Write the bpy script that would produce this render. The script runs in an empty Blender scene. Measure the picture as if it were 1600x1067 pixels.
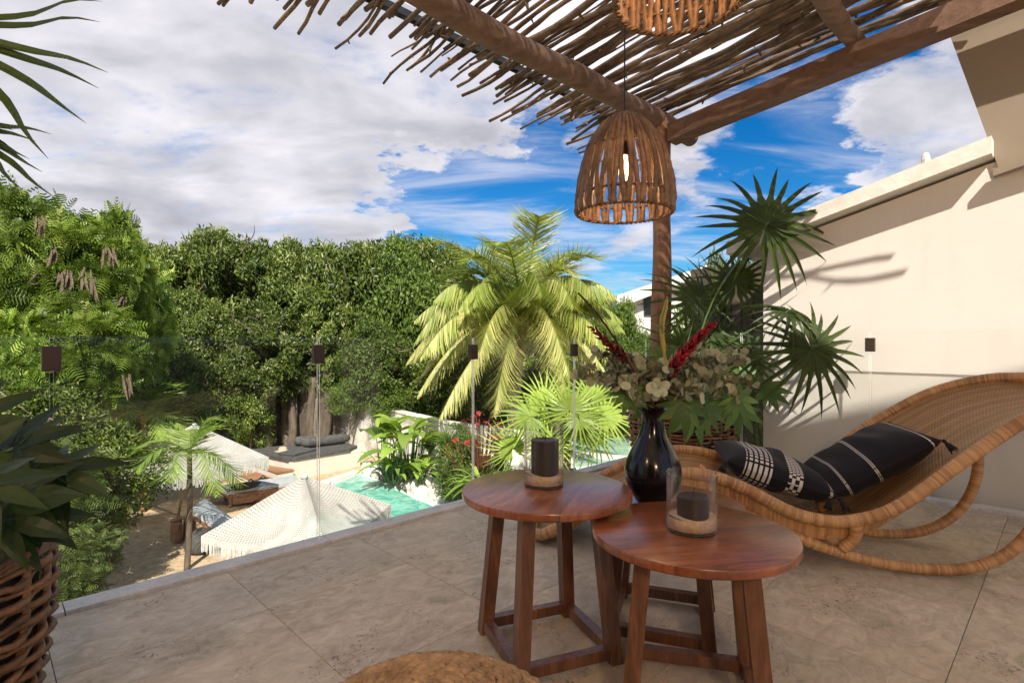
import bpy, math, random
import numpy as np
from mathutils import Vector, Matrix, Euler
random.seed(7); RNG = np.random.default_rng(11)
PI = math.pi
scene = bpy.context.scene
COL = scene.collection

# ------------------------------------------------------------------ camera
CAMZ, F = 1.05, 860.0
cam_d = bpy.data.cameras.new('camera'); cam = bpy.data.objects.new('camera', cam_d); COL.objects.link(cam)
cam.location = (0, 0, CAMZ); cam.rotation_euler = (PI/2, 0, 0)
cam_d.sensor_width = 36; cam_d.lens = F/1600*36; cam_d.clip_start = .02; cam_d.clip_end = 3000
scene.camera = cam
scene.render.resolution_x = 1024; scene.render.resolution_y = 682

# the terrace frame: u runs along the left glass, v across it towards the garden
D1 = (math.sin(math.radians(45.66)), math.cos(math.radians(45.66)))
D2 = (-D1[1], D1[0])
def UV(u, v, z=0.0): return Vector((u*D1[0]+v*D2[0], u*D1[1]+v*D2[1], z))
def P(px, py, Y): return Vector(((px-800)/F*Y, Y, CAMZ-(py-533)/F*Y))
def G(px, py, z):
    Y = (CAMZ-z)*F/(py-533); return Vector(((px-800)/F*Y, Y, z))
ANG_U = math.atan2(D1[1], D1[0])

# ------------------------------------------------------------------ light
SU, SV, SZ = -1.0, -1.35, 1.75
S = Vector((SU*D1[0]+SV*D2[0], SU*D1[1]+SV*D2[1], SZ)).normalized()   # towards the sun
sun_d = bpy.data.lights.new('sun', 'SUN'); sun = bpy.data.objects.new('sun', sun_d); COL.objects.link(sun)
sun.rotation_euler = S.to_track_quat('Z', 'Y').to_euler(); sun.location = (0, 0, 30)
sun_d.energy = 5.0; sun_d.angle = math.radians(.55); sun_d.color = (1, .93, .82)
w = bpy.data.worlds.new('World'); scene.world = w; w.use_nodes = True
wn, wl = w.node_tree.nodes, w.node_tree.links; wn.clear()
def N(nodes, typ, **kw):
    n = nodes.new(typ)
    for k, v in kw.items():
        if hasattr(n, k): setattr(n, k, v)
        else: n.inputs[k.replace('_', ' ')].default_value = v
    return n
out = wn.new('ShaderNodeOutputWorld'); bg = wn.new('ShaderNodeBackground')
sky = wn.new('ShaderNodeTexSky'); sky.sky_type = 'NISHITA'; sky.sun_disc = False
sky.sun_elevation = math.asin(S.z); sky.sun_rotation = math.atan2(S.x, S.y)
sky.altitude = 0; sky.air_density = 1; sky.dust_density = .4; sky.ozone_density = 2.5
geo = wn.new('ShaderNodeTexCoord')
nrm = wn.new('ShaderNodeVectorMath'); nrm.operation = 'NORMALIZE'; wl.new(geo.outputs['Generated'], nrm.inputs[0])
sep = wn.new('ShaderNodeSeparateXYZ'); wl.new(nrm.outputs[0], sep.inputs[0])
def M(op, a, b=None, c=None, clamp=False, nt=None):
    nt = nt or w.node_tree
    n = nt.nodes.new('ShaderNodeMath'); n.operation = op; n.use_clamp = clamp
    for i, x in enumerate((a, b, c)):
        if x is None: continue
        if isinstance(x, (int, float)): n.inputs[i].default_value = x
        else: nt.links.new(x, n.inputs[i])
    return n.outputs[0]
den = M('ADD', M('MAXIMUM', sep.outputs[2], 0.0), .22)
cmb = wn.new('ShaderNodeCombineXYZ')
wl.new(M('DIVIDE', sep.outputs[0], den), cmb.inputs[0]); wl.new(M('DIVIDE', sep.outputs[1], den), cmb.inputs[1])
def wnoise(scale, detail, rough, dist, off, stretch=(1, 1, 1)):
    mp = wn.new('ShaderNodeMapping'); mp.inputs['Location'].default_value = off; mp.inputs['Scale'].default_value = stretch
    wl.new(cmb.outputs[0], mp.inputs[0])
    n = wn.new('ShaderNodeTexNoise'); wl.new(mp.outputs[0], n.inputs['Vector'])
    n.inputs['Scale'].default_value = scale; n.inputs['Detail'].default_value = detail
    n.inputs['Roughness'].default_value = rough; n.inputs['Distortion'].default_value = dist
    return n.outputs['Fac']
ndn = wn.new('ShaderNodeTexNoise'); wl.new(cmb.outputs[0], ndn.inputs['Vector']); ndn.inputs['Scale'].default_value = 3.2; ndn.inputs['Detail'].default_value = 7; ndn.inputs['Roughness'].default_value = .62
nd1 = wn.new('ShaderNodeVectorMath'); nd1.operation = 'SUBTRACT'; wl.new(ndn.outputs['Color'], nd1.inputs[0]); nd1.inputs[1].default_value = (.5, .5, .5)
nd2 = wn.new('ShaderNodeVectorMath'); nd2.operation = 'MULTIPLY_ADD'; wl.new(nd1.outputs[0], nd2.inputs[0]); nd2.inputs[1].default_value = (.42, .42, .30); wl.new(nrm.outputs[0], nd2.inputs[2])
nd3 = wn.new('ShaderNodeVectorMath'); nd3.operation = 'NORMALIZE'; wl.new(nd2.outputs[0], nd3.inputs[0]); wdir = nd3.outputs[0]
def skyblob(px, py, rx_deg, amt):
    d = Vector(((px-800)/F, 1, (533-py)/F)).normalized(); global wdir
    vm = wn.new('ShaderNodeVectorMath'); vm.operation = 'DOT_PRODUCT'
    wl.new(wdir, vm.inputs[0]); vm.inputs[1].default_value = d
    mr = wn.new('ShaderNodeMapRange'); mr.interpolation_type = 'SMOOTHERSTEP'
    mr.inputs['From Min'].default_value = math.cos(math.radians(rx_deg)); mr.inputs['From Max'].default_value = 1
    mr.inputs['To Min'].default_value = 0; mr.inputs['To Max'].default_value = amt
    wl.new(vm.outputs['Value'], mr.inputs['Value']); return mr.outputs[0]
cl = M('ADD', M('MULTIPLY', M('SUBTRACT', wnoise(1.5, 10, .6, .25, (3.1, 1.7, 0), (1, 1.25, 1)), .5), 1.5), .555)
cl = M('ADD', cl, M('MULTIPLY', M('SUBTRACT', wnoise(3.4, 9, .62, .6, (5.3, 2.2, 0), (.8, 1.5, 1)), .5), .75))
cl = M('ADD', cl, M('MULTIPLY', M('SUBTRACT', wnoise(6.5, 6, .6, .4, (.3, 4.2, 0), (.8, 1.6, 1)), .5), .30))
bias = None
for b in [(770, 300, 12, -.45), (870, 255, 9, -.4), (640, 345, 9, -.4), (560, 335, 6, -.2), (700, 330, 9, -.3),
          (1215, 195, 9, -.45), (1280, 150, 7, -.35), (1170, 250, 7, -.3), (1130, 340, 10, -.2), (1240, 290, 6, -.25),
          (1075, 400, 9, -.15), (355, 238, 5, -.32), (250, 335, 7, -.28), (1530, 40, 8, -.2),
          (250, 120, 32, .4), (560, 190, 20, .32), (100, 250, 14, .2), (560, 375, 7, .35), (1130, 225, 7, .42), (1415, 170, 13, .42), (800, 150, 12, .3), (720, 215, 7, .25),
          (480, 300, 9, .2), (1100, 290, 6, .14)]:
    k = skyblob(*b); bias = k if bias is None else M('ADD', bias, k)
cl = M('ADD', cl, M('MINIMUM', M('MAXIMUM', bias, -.37), .30))
mr = wn.new('ShaderNodeMapRange'); mr.interpolation_type = 'SMOOTHSTEP'
mr.inputs['From Min'].default_value = .30; mr.inputs['From Max'].default_value = .86; wl.new(cl, mr.inputs['Value'])
shade = wn.new('ShaderNodeValToRGB'); cr = shade.color_ramp
cr.elements[0].position = .28; cr.elements[0].color = (.235, .24, .285, 1)
cr.elements[1].position = .66; cr.elements[1].color = (.64, .62, .65, 1)
e = cr.elements.new(.46); e.color = (.385, .385, .43, 1)
sh2 = M('ADD', M('MULTIPLY_ADD', wnoise(2.6, 8, .52, .3, (8.3, .2, 0), (1, 1.4, 1)), .58, .125),
        M('MULTIPLY', wnoise(.9, 3, .5, 0, (1.3, 7.2, 0)), .25))
# thin edges of cloud are brighter than the thick middle
sh2 = M('ADD', sh2, M('MULTIPLY', M('SUBTRACT', .78, cl), .22))
wl.new(sh2, shade.inputs[0])
hs = wn.new('ShaderNodeHueSaturation'); hs.inputs['Saturation'].default_value = 1.5; hs.inputs['Value'].default_value = 1.0
wl.new(sky.outputs[0], hs.inputs['Color'])
sc = wn.new('ShaderNodeVectorMath'); sc.operation = 'MULTIPLY'; wl.new(hs.outputs[0], sc.inputs[0]); sc.inputs[1].default_value = (.42, .70, .80)
vl = wn.new('ShaderNodeMapRange'); vl.interpolation_type = 'SMOOTHSTEP'; wl.new(wnoise(2.1, 8, .6, .5, (2.2, 9.1, 0), (.5, 1.9, 1)), vl.inputs['Value'])
vl.inputs['From Min'].default_value = .42; vl.inputs['From Max'].default_value = .74; vl.inputs['To Max'].default_value = .62
fac = M('MAXIMUM', mr.outputs[0], vl.outputs[0])
mx = wn.new('ShaderNodeMix'); mx.data_type = 'RGBA'; wl.new(fac, mx.inputs[0])
wl.new(sc.outputs[0], mx.inputs[6]); cs = wn.new('ShaderNodeVectorMath'); cs.operation = 'SCALE'; cs.inputs['Scale'].default_value = 10; wl.new(shade.outputs[0], cs.inputs[0]); wl.new(cs.outputs[0], mx.inputs[7])
wl.new(mx.outputs[2], bg.inputs['Color']); bg.inputs['Strength'].default_value = .1
wl.new(bg.outputs[0], out.inputs[0])
scene.view_settings.view_transform = 'Standard'; scene.view_settings.look = 'None'
scene.view_settings.exposure = 0.65; scene.view_settings.gamma = 1; scene.view_settings.use_curve_mapping = False
scene.cycles.max_bounces = 10; scene.cycles.transparent_max_bounces = 24

# ------------------------------------------------------------------ materials
def newmat(name):
    m = bpy.data.materials.new(name); m.use_nodes = True
    nt = m.node_tree; return m, nt, nt.nodes['Principled BSDF'], nt.nodes['Material Output']
def setp(b, **kw):
    for k, v in kw.items(): b.inputs[k.replace('_', ' ')].default_value = v
def tex(nt, typ, vec=None, scale=5, **kw):
    n = nt.nodes.new(typ)
    if 'Scale' in n.inputs: n.inputs['Scale'].default_value = scale
    for k, v in kw.items(): n.inputs[k.replace('_', ' ')].default_value = v
    if vec is not None: nt.links.new(vec, n.inputs['Vector'])
    return n
def coords(nt, kind='Object', scale=(1, 1, 1), rot=(0, 0, 0)):
    tc = nt.nodes.new('ShaderNodeTexCoord'); mp = nt.nodes.new('ShaderNodeMapping')
    mp.inputs['Scale'].default_value = scale; mp.inputs['Rotation'].default_value = rot
    nt.links.new(tc.outputs[kind], mp.inputs[0]); return mp.outputs[0]
def wcoords(nt, scale=(1, 1, 1), rot=(0, 0, 0)):
    g = nt.nodes.new('ShaderNodeNewGeometry'); mp = nt.nodes.new('ShaderNodeMapping')
    mp.inputs['Scale'].default_value = scale; mp.inputs['Rotation'].default_value = rot
    nt.links.new(g.outputs['Position'], mp.inputs[0]); return mp.outputs[0]
def ramp(nt, fac, stops):
    r = nt.nodes.new('ShaderNodeValToRGB'); cr = r.color_ramp
    while len(cr.elements) < len(stops): cr.elements.new(.5)
    for e, (p, c) in zip(cr.elements, stops):
        e.position = p; e.color = (*c, 1) if len(c) == 3 else c
    nt.links.new(fac, r.inputs[0]); return r.outputs[0]
def mixc(nt, fac, a, b, mode='MIX'):
    n = nt.nodes.new('ShaderNodeMix'); n.data_type = 'RGBA'; n.blend_type = mode
    for i, x in ((0, fac), (6, a), (7, b)):
        if isinstance(x, (int, float)): n.inputs[i].default_value = x
        elif isinstance(x, tuple): n.inputs[i].default_value = (*x, 1)
        else: nt.links.new(x, n.inputs[i])
    return n.outputs[2]
def bump(nt, bsdf, h, strength=.3, dist=.01):
    b = nt.nodes.new('ShaderNodeBump'); b.inputs['Strength'].default_value = strength; b.inputs['Distance'].default_value = dist
    nt.links.new(h, b.inputs['Height']); nt.links.new(b.outputs[0], bsdf.inputs['Normal'])
def noisy(name, c1, c2, scale=6, rough=.7, bs=.3, bd=.01, kind='Object', stretch=(1, 1, 1), detail=6, lo=.35, hi=.65, fine=None, spec=.5, objvar=0):
    m, nt, b, o = newmat(name); v = coords(nt, kind, stretch)
    n = tex(nt, 'ShaderNodeTexNoise', v, scale, Detail=detail, Roughness=.6)
    col = ramp(nt, n.outputs['Fac'], [(lo, c1), (hi, c2)])
    if fine:
        f = tex(nt, 'ShaderNodeTexNoise', v, fine, Detail=4, Roughness=.7)
        col = mixc(nt, .35, col, ramp(nt, f.outputs['Fac'], [(.3, tuple(x*.45 for x in c1)), (.7, c2)]))
        hgt = M('ADD', n.outputs['Fac'], f.outputs['Fac'], nt=nt)
    else: hgt = n.outputs['Fac']
    if objvar:
        oi = nt.nodes.new('ShaderNodeObjectInfo')
        f2 = M('MULTIPLY_ADD', oi.outputs['Random'], 2*objvar, 1-objvar, nt=nt)
        cb = nt.nodes.new('ShaderNodeCombineXYZ')
        for i in range(3): nt.links.new(f2, cb.inputs[i])
        col = mixc(nt, 1.0, col, cb.outputs[0], 'MULTIPLY')
    nt.links.new(col, b.inputs['Base Color']); setp(b, Roughness=rough, Specular_IOR_Level=spec)
    if bs: bump(nt, b, hgt, bs, bd)
    return m
def plain(name, c, rough=.5, metal=0, spec=.5):
    m, nt, b, o = newmat(name); n = tex(nt, 'ShaderNodeTexNoise', coords(nt), 9, Detail=5)
    col = ramp(nt, n.outputs['Fac'], [(.3, tuple(x*.86 for x in c)), (.7, tuple(min(1, x*1.1) for x in c))])
    nt.links.new(col, b.inputs['Base Color']); setp(b, Roughness=rough, Metallic=metal, Specular_IOR_Level=spec); return m
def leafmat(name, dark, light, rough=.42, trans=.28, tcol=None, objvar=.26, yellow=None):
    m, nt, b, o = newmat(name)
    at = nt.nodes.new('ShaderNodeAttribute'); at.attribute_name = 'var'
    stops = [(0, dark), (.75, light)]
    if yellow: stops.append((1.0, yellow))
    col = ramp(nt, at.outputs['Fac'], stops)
    oi = nt.nodes.new('ShaderNodeObjectInfo')
    f2 = M('MULTIPLY_ADD', oi.outputs['Random'], 2*objvar, 1-objvar, nt=nt)
    cb = nt.nodes.new('ShaderNodeCombineXYZ')
    for i in range(3): nt.links.new(f2, cb.inputs[i])
    col = mixc(nt, 1.0, col, cb.outputs[0], 'MULTIPLY')
    nt.links.new(col, b.inputs['Base Color']); setp(b, Roughness=rough, Specular_IOR_Level=.28)
    tr = nt.nodes.new('ShaderNodeBsdfTranslucent')
    tm = mixc(nt, 1.0, col, tcol or (1.5, 1.7, .5), 'MULTIPLY'); nt.links.new(tm, tr.inputs[0])
    mxs = nt.nodes.new('ShaderNodeMixShader'); mxs.inputs[0].default_value = trans
    nt.links.new(b.outputs[0], mxs.inputs[1]); nt.links.new(tr.outputs[0], mxs.inputs[2]); nt.links.new(mxs.outputs[0], o.inputs[0])
    return m
def glassmat(name, tint=(.985, .995, .988), f0=.028, rough=.01, pw=5):
    m, nt, b, o = newmat(name); nt.nodes.remove(b)
    t = nt.nodes.new('ShaderNodeBsdfTransparent'); t.inputs[0].default_value = (*tint, 1)
    g = nt.nodes.new('ShaderNodeBsdfGlossy'); g.inputs['Roughness'].default_value = rough
    ge = nt.nodes.new('ShaderNodeNewGeometry'); dp = nt.nodes.new('ShaderNodeVectorMath'); dp.operation = 'DOT_PRODUCT'
    nt.links.new(ge.outputs['Incoming'], dp.inputs[0]); nt.links.new(ge.outputs['Normal'], dp.inputs[1])
    fac = M('MULTIPLY_ADD', M('POWER', M('SUBTRACT', 1.0, M('ABSOLUTE', dp.outputs['Value'], nt=nt), nt=nt), pw, nt=nt), .8, f0*.5, True, nt)
    n = tex(nt, 'ShaderNodeTexNoise', coords(nt), 3.0); bp = nt.nodes.new('ShaderNodeBump'); bp.inputs['Strength'].default_value = .02
    nt.links.new(n.outputs['Fac'], bp.inputs['Height']); nt.links.new(bp.outputs[0], g.inputs['Normal'])
    mxs = nt.nodes.new('ShaderNodeMixShader'); nt.links.new(fac, mxs.inputs[0])
    nt.links.new(t.outputs[0], mxs.inputs[1]); nt.links.new(g.outputs[0], mxs.inputs[2]); nt.links.new(mxs.outputs[0], o.inputs[0]); return m

MT = {}
# travertine terrace tile
def travertine():
    m, nt, b, o = newmat('travertine'); v = wcoords(nt, (1, 1, 1), (0, 0, -ANG_U))
    oi = nt.nodes.new('ShaderNodeObjectInfo'); vm = nt.nodes.new('ShaderNodeVectorMath'); vm.operation = 'ADD'
    cb = nt.nodes.new('ShaderNodeCombineXYZ'); nt.links.new(M('MULTIPLY', oi.outputs['Random'], 37, nt=nt), cb.inputs[0]); nt.links.new(M('MULTIPLY', oi.outputs['Random'], 91, nt=nt), cb.inputs[1])
    nt.links.new(v, vm.inputs[0]); nt.links.new(cb.outputs[0], vm.inputs[1]); v2 = vm.outputs[0]
    st = nt.nodes.new('ShaderNodeMapping'); st.inputs['Scale'].default_value = (.8, 1.15, 1); nt.links.new(v2, st.inputs[0])
    a = tex(nt, 'ShaderNodeTexNoise', st.outputs[0], 2.6, Detail=10, Roughness=.68, Distortion=.5)
    c = tex(nt, 'ShaderNodeTexNoise', st.outputs[0], 13, Detail=8, Roughness=.75, Distortion=.9)
    col = ramp(nt, a.outputs['Fac'], [(.28, (.27, .215, .14)), (.42, (.45, .37, .26)), (.56, (.57, .48, .35)), (.72, (.72, .63, .48))])
    col = mixc(nt, .5, col, ramp(nt, c.outputs['Fac'], [(.32, (.20, .15, .095)), (.5, (.50, .41, .29)), (.68, (.76, .67, .53))]))
    warm = tex(nt, 'ShaderNodeTexNoise', st.outputs[0], 1.3, Detail=3)
    col = mixc(nt, M('MULTIPLY', ramp(nt, warm.outputs['Fac'], [(.42, (0, 0, 0)), (.62, (1, 1, 1))]), .35, nt=nt), col, (.56, .44, .30), 'MIX')
    pit = tex(nt, 'ShaderNodeTexNoise', v2, 55, Detail=3, Roughness=.7, Distortion=1.0)
    reg = tex(nt, 'ShaderNodeTexNoise', v2, 3.3, Detail=2)
    pm = M('MULTIPLY', ramp(nt, pit.outputs['Fac'], [(.57, (0, 0, 0)), (.64, (1, 1, 1))]), ramp(nt, reg.outputs['Fac'], [(.52, (0, 0, 0)), (.62, (1, 1, 1))]), nt=nt)
    col = mixc(nt, M('MULTIPLY', pm, .75, nt=nt), col, (.10, .066, .04))
    ov = M('MULTIPLY_ADD', oi.outputs['Random'], .20, .92, nt=nt)
    cb2 = nt.nodes.new('ShaderNodeCombineXYZ')
    for i in range(3): nt.links.new(ov, cb2.inputs[i])
    col = mixc(nt, 1.0, col, cb2.outputs[0], 'MULTIPLY')
    nt.links.new(col, b.inputs['Base Color']); nt.links.new(ramp(nt, c.outputs['Fac'], [(.3, (.62,)*3), (.7, (.38,)*3)]), b.inputs['Roughness'])
    setp(b, Specular_IOR_Level=.4); bump(nt, b, M('SUBTRACT', M('MULTIPLY', c.outputs['Fac'], .5, nt=nt), pm, nt=nt), .35, .003)
    return m
MT['tile'] = travertine()
def woodmat(name, c1, c2, c3, rough=.3, coat=.25, axis=(1, 9, 9), scale=1.6, planks=0.0):
    m, nt, b, o = newmat(name); v0 = coords(nt)
    oi = nt.nodes.new('ShaderNodeObjectInfo'); vm = nt.nodes.new('ShaderNodeVectorMath'); vm.operation = 'ADD'
    cb = nt.nodes.new('ShaderNodeCombineXYZ')
    for i, k in enumerate((7.0, 3.0, 5.0)): nt.links.new(M('MULTIPLY', oi.outputs['Random'], k, nt=nt), cb.inputs[i])
    nt.links.new(v0, vm.inputs[0]); nt.links.new(cb.outputs[0], vm.inputs[1]); src = vm.outputs[0]
    if planks:
        sp = nt.nodes.new('ShaderNodeSeparateXYZ'); nt.links.new(v0, sp.inputs[0])
        pl = M('FLOOR', M('DIVIDE', sp.outputs[1], planks, nt=nt), nt=nt)
        cb3 = nt.nodes.new('ShaderNodeCombineXYZ'); nt.links.new(M('MULTIPLY', pl, 3.7, nt=nt), cb3.inputs[0]); nt.links.new(M('MULTIPLY', pl, 1.9, nt=nt), cb3.inputs[2])
        vm2 = nt.nodes.new('ShaderNodeVectorMath'); vm2.operation = 'ADD'; nt.links.new(src, vm2.inputs[0]); nt.links.new(cb3.outputs[0], vm2.inputs[1]); src = vm2.outputs[0]
    mp = nt.nodes.new('ShaderNodeMapping'); mp.inputs['Scale'].default_value = axis; nt.links.new(src, mp.inputs[0])
    a = tex(nt, 'ShaderNodeTexNoise', mp.outputs[0], scale, Detail=7, Roughness=.6, Distortion=1.1)
    g = tex(nt, 'ShaderNodeTexNoise', mp.outputs[0], scale*9, Detail=5, Roughness=.7)
    col = ramp(nt, a.outputs['Fac'], [(.3, c1), (.5, c2), (.72, c3)])
    col = mixc(nt, .3, col, ramp(nt, g.outputs['Fac'], [(.3, tuple(x*.5 for x in c1)), (.7, c3)]))
    if planks:
        wn_ = tex(nt, 'ShaderNodeTexWhiteNoise'); nt.links.new(cb3.outputs[0], wn_.inputs['Vector'])
        cbv = nt.nodes.new('ShaderNodeCombineXYZ'); f3 = M('MULTIPLY_ADD', wn_.outputs['Value'], .55, .72, nt=nt)
        for i in range(3): nt.links.new(f3, cbv.inputs[i])
        col = mixc(nt, 1.0, col, cbv.outputs[0], 'MULTIPLY')
    nt.links.new(col, b.inputs['Base Color']); setp(b, Roughness=rough, Coat_Weight=coat, Coat_Roughness=.22)
    bump(nt, b, g.outputs['Fac'], .12, .002); return m
MT['top'] = woodmat('red_tabletop_wood', (.10, .022, .009), (.30, .075, .024), (.52, .19, .065), .30, .4, (1.3, 5, 1), 2.6, .115)
MT['leg'] = woodmat('table_leg_wood', (.055, .018, .009), (.135, .048, .021), (.33, .15, .062), .4, .15, (8, 8, .7), 2.2)
MT['post'] = woodmat('pergola_timber', (.13, .058, .03), (.27, .125, .062), (.40, .21, .115), .6, 0, (9, 9, .8), 1.4)
MT['beam'] = woodmat('beam_timber', (.075, .036, .02), (.155, .078, .044), (.24, .135, .085), .62, 0, (.8, 9, 9), 1.4)
MT['log'] = woodmat('log_timber', (.085, .045, .028), (.18, .105, .07), (.30, .20, .14), .75, 0, (.9, 7, 7), 1.6)
MT['stick'] = noisy('stick_bark', (.065, .038, .022), (.25, .175, .115), 7, .85, .6, .006, stretch=(1, 1, 1), fine=40, objvar=.38)
MT['stickend'] = plain('cut_stick_wood', (.46, .33, .2), .8)
MT['curb'] = noisy('pale_curb_stone', (.60, .57, .52), (.80, .76, .70), 8, .75, .2, .004, fine=60)
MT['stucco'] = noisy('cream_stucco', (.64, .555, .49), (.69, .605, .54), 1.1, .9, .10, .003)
def stuccomat():
    m, nt, b, o = newmat('cream_stucco'); v = wcoords(nt)
    n = tex(nt, 'ShaderNodeTexNoise', v, .9, Detail=7, Roughness=.6); mp = nt.nodes.new('ShaderNodeMapping'); mp.inputs['Scale'].default_value = (5, 5, .35); nt.links.new(v, mp.inputs[0])
    st = tex(nt, 'ShaderNodeTexNoise', mp.outputs[0], 1.6, Detail=6, Roughness=.65); tr = tex(nt, 'ShaderNodeTexNoise', v, 7, Detail=6, Roughness=.6, Distortion=1.2); fi = tex(nt, 'ShaderNodeTexNoise', v, 70, Detail=4)
    col = ramp(nt, n.outputs['Fac'], [(.3, (.69, .63, .57)), (.7, (.75, .695, .635))])
    col = mixc(nt, M('MULTIPLY', ramp(nt, st.outputs['Fac'], [(.52, (0, 0, 0)), (.78, (1, 1, 1))]), .16, nt=nt), col, (.52, .46, .40))
    col = mixc(nt, M('MULTIPLY', ramp(nt, tr.outputs['Fac'], [(.4, (0, 0, 0)), (.7, (1, 1, 1))]), .12, nt=nt), col, (.80, .74, .68))
    nt.links.new(col, b.inputs['Base Color']); setp(b, Roughness=.92, Specular_IOR_Level=.2); bump(nt, b, M('ADD', tr.outputs['Fac'], M('MULTIPLY', fi.outputs['Fac'], .25, nt=nt), nt=nt), .22, .006); return m
MT['stucco'] = stuccomat()
MT['taupe'] = noisy('shade_toned_stucco', (.235, .185, .13), (.28, .225, .165), 1.3, .9, .10, .003)  # stucco darkened: the upper block's shade is painted in
MT['stucco_w'] = noisy('weathered_white_stucco', (.60, .54, .46), (.82, .78, .70), 2.2, .9, .35, .01, fine=9, lo=.3, hi=.55)
MT['wall_old'] = noisy('stained_garden_wall', (.36, .31, .24), (.80, .77, .70), 1.5, .92, .4, .02, fine=7, lo=.38, hi=.55)
MT['wall_brown'] = noisy('brown_timber_wall', (.06, .045, .032), (.13, .10, .075), 3, .85, .4, .02, fine=15)
MT['steel'] = plain('dark_steel', (.035, .038, .04), .45, .6)
MT['clip'] = plain('brown_clip_metal', (.05, .03, .02), .5, .3)
MT['glass'] = glassmat('balustrade_glass')
def edgemat():
    m, nt, b, o = newmat('glass_edge'); setp(b, Base_Color=(.86, .93, .89, 1), Roughness=.2)
    t = nt.nodes.new('ShaderNodeBsdfTransparent'); x = nt.nodes.new('ShaderNodeMixShader'); x.inputs[0].default_value = .85
    nt.links.new(t.outputs[0], x.inputs[1]); nt.links.new(b.outputs[0], x.inputs[2]); nt.links.new(x.outputs[0], o.inputs[0])
    return m
MT['gedge'] = edgemat()
MT['jar'] = glassmat('jar_glass', (.992, .995, .99), .03, .01, 2.3)
MT['wax'] = plain('dark_candle_wax', (.036, .024, .020), .5)
MT['sand_fill'] = noisy('candle_sand', (.62, .42, .26), (.80, .60, .42), 60, .95, .5, .003)
MT['vase'] = plain('black_glazed_ceramic', (.010, .008, .009), .13, 0, .4)
def wrapmat(name, c1, c2, freq=110, rough=.5, kx=0):
    m, nt, b, o = newmat(name); tc = nt.nodes.new('ShaderNodeTexCoord'); sp = nt.nodes.new('ShaderNodeSeparateXYZ'); nt.links.new(tc.outputs['UV'], sp.inputs[0])
    t = M('MULTIPLY', sp.outputs[0], freq, nt=nt); fl = M('FLOOR', t, nt=nt); fr = M('FRACT', t, nt=nt)
    wnz = nt.nodes.new('ShaderNodeTexWhiteNoise'); wnz.noise_dimensions = '1D'; nt.links.new(fl, wnz.inputs['W'])
    hgt = M('SINE', M('MULTIPLY', fr, PI, nt=nt), nt=nt)
    n = tex(nt, 'ShaderNodeTexNoise', coords(nt), 4, Detail=5)
    col = ramp(nt, M('ADD', M('MULTIPLY', wnz.outputs['Value'], .38, nt=nt), M('MULTIPLY', n.outputs['Fac'], .8, nt=nt), nt=nt), [(.25, c1), (.85, c2)])
    col = mixc(nt, ramp(nt, hgt, [(0, (.55,)*3), (.3, (0,)*3)]), col, tuple(x*.42 for x in c1))
    nt.links.new(col, b.inputs['Base Color']); setp(b, Roughness=rough, Coat_Weight=.1, Coat_Roughness=.35); bump(nt, b, hgt, .5, .003); return m
MT['wrap'] = wrapmat('wrapped_rattan', (.30, .125, .038), (.68, .38, .155))
def canemat():
    m, nt, b, o = newmat('woven_cane'); tc = nt.nodes.new('ShaderNodeTexCoord'); sp = nt.nodes.new('ShaderNodeSeparateXYZ'); nt.links.new(tc.outputs['UV'], sp.inputs[0])
    a = M('MULTIPLY', sp.outputs[0], 150, nt=nt); c = M('MULTIPLY', sp.outputs[1], 75, nt=nt)
    row = M('FLOOR', c, nt=nt); par = M('MULTIPLY', M('MODULO', row, 2, nt=nt), .5, nt=nt)
    w1 = M('SINE', M('MULTIPLY', M('FRACT', M('ADD', M('MULTIPLY', a, .5, nt=nt), par, nt=nt), nt=nt), PI, nt=nt), nt=nt)
    w2 = M('SINE', M('MULTIPLY', M('FRACT', c, nt=nt), PI, nt=nt), nt=nt)
    h = M('MULTIPLY', w1, w2, nt=nt)
    wr = nt.nodes.new('ShaderNodeTexWhiteNoise'); wr.noise_dimensions = '1D'; nt.links.new(row, wr.inputs['W'])
    n = tex(nt, 'ShaderNodeTexNoise', coords(nt, 'UV', (4, 60, 1)), 3, Detail=6, Roughness=.7)
    col = ramp(nt, M('ADD', M('MULTIPLY', wr.outputs['Value'], .3, nt=nt), M('MULTIPLY', n.outputs['Fac'], .8, nt=nt), nt=nt), [(.3, (.27, .125, .042)), (.6, (.50, .275, .105)), (.85, (.70, .46, .21))])
    col = mixc(nt, ramp(nt, h, [(0, (.7,)*3), (.4, (0,)*3)]), col, (.10, .045, .017))
    nt.links.new(col, b.inputs['Base Color']); setp(b, Roughness=.5); bump(nt, b, h, .7, .004); return m
MT['cane'] = canemat()
MT['basket'] = noisy('basket_cane', (.085, .036, .015), (.32, .155, .062), 9, .5, .4, .004, fine=60, objvar=.28)
MT['basketin'] = plain('basket_dark_inside', (.03, .016, .01), .9)
MT['vine'] = noisy('lamp_vine', (.085, .040, .018), (.28, .155, .078), 14, .6, .5, .003, fine=70, objvar=.25)
MT['cord'] = plain('black_cord', (.01, .01, .01), .6)
MT['grass_rope'] = noisy('seagrass_braid', (.20, .10, .035), (.60, .37, .17), 22, .7, .5, .003, fine=90)
MT['soil'] = noisy('dark_soil', (.02, .013, .008), (.05, .035, .022), 15, .95, .6, .01)
MT['bark'] = noisy('grey_brown_bark', (.07, .05, .035), (.22, .17, .125), 5, .9, .8, .02, stretch=(2, 2, .5), fine=25)
MT['palmbark'] = noisy('palm_trunk_bark', (.13, .10, .07), (.34, .28, .20), 6, .85, .8, .02, stretch=(1, 1, 6), fine=25)
MT['redbark'] = noisy('reddish_palm_trunk', (.22, .07, .03), (.42, .20, .10), 6, .8, .5, .02, stretch=(1, 1, 6))
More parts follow.
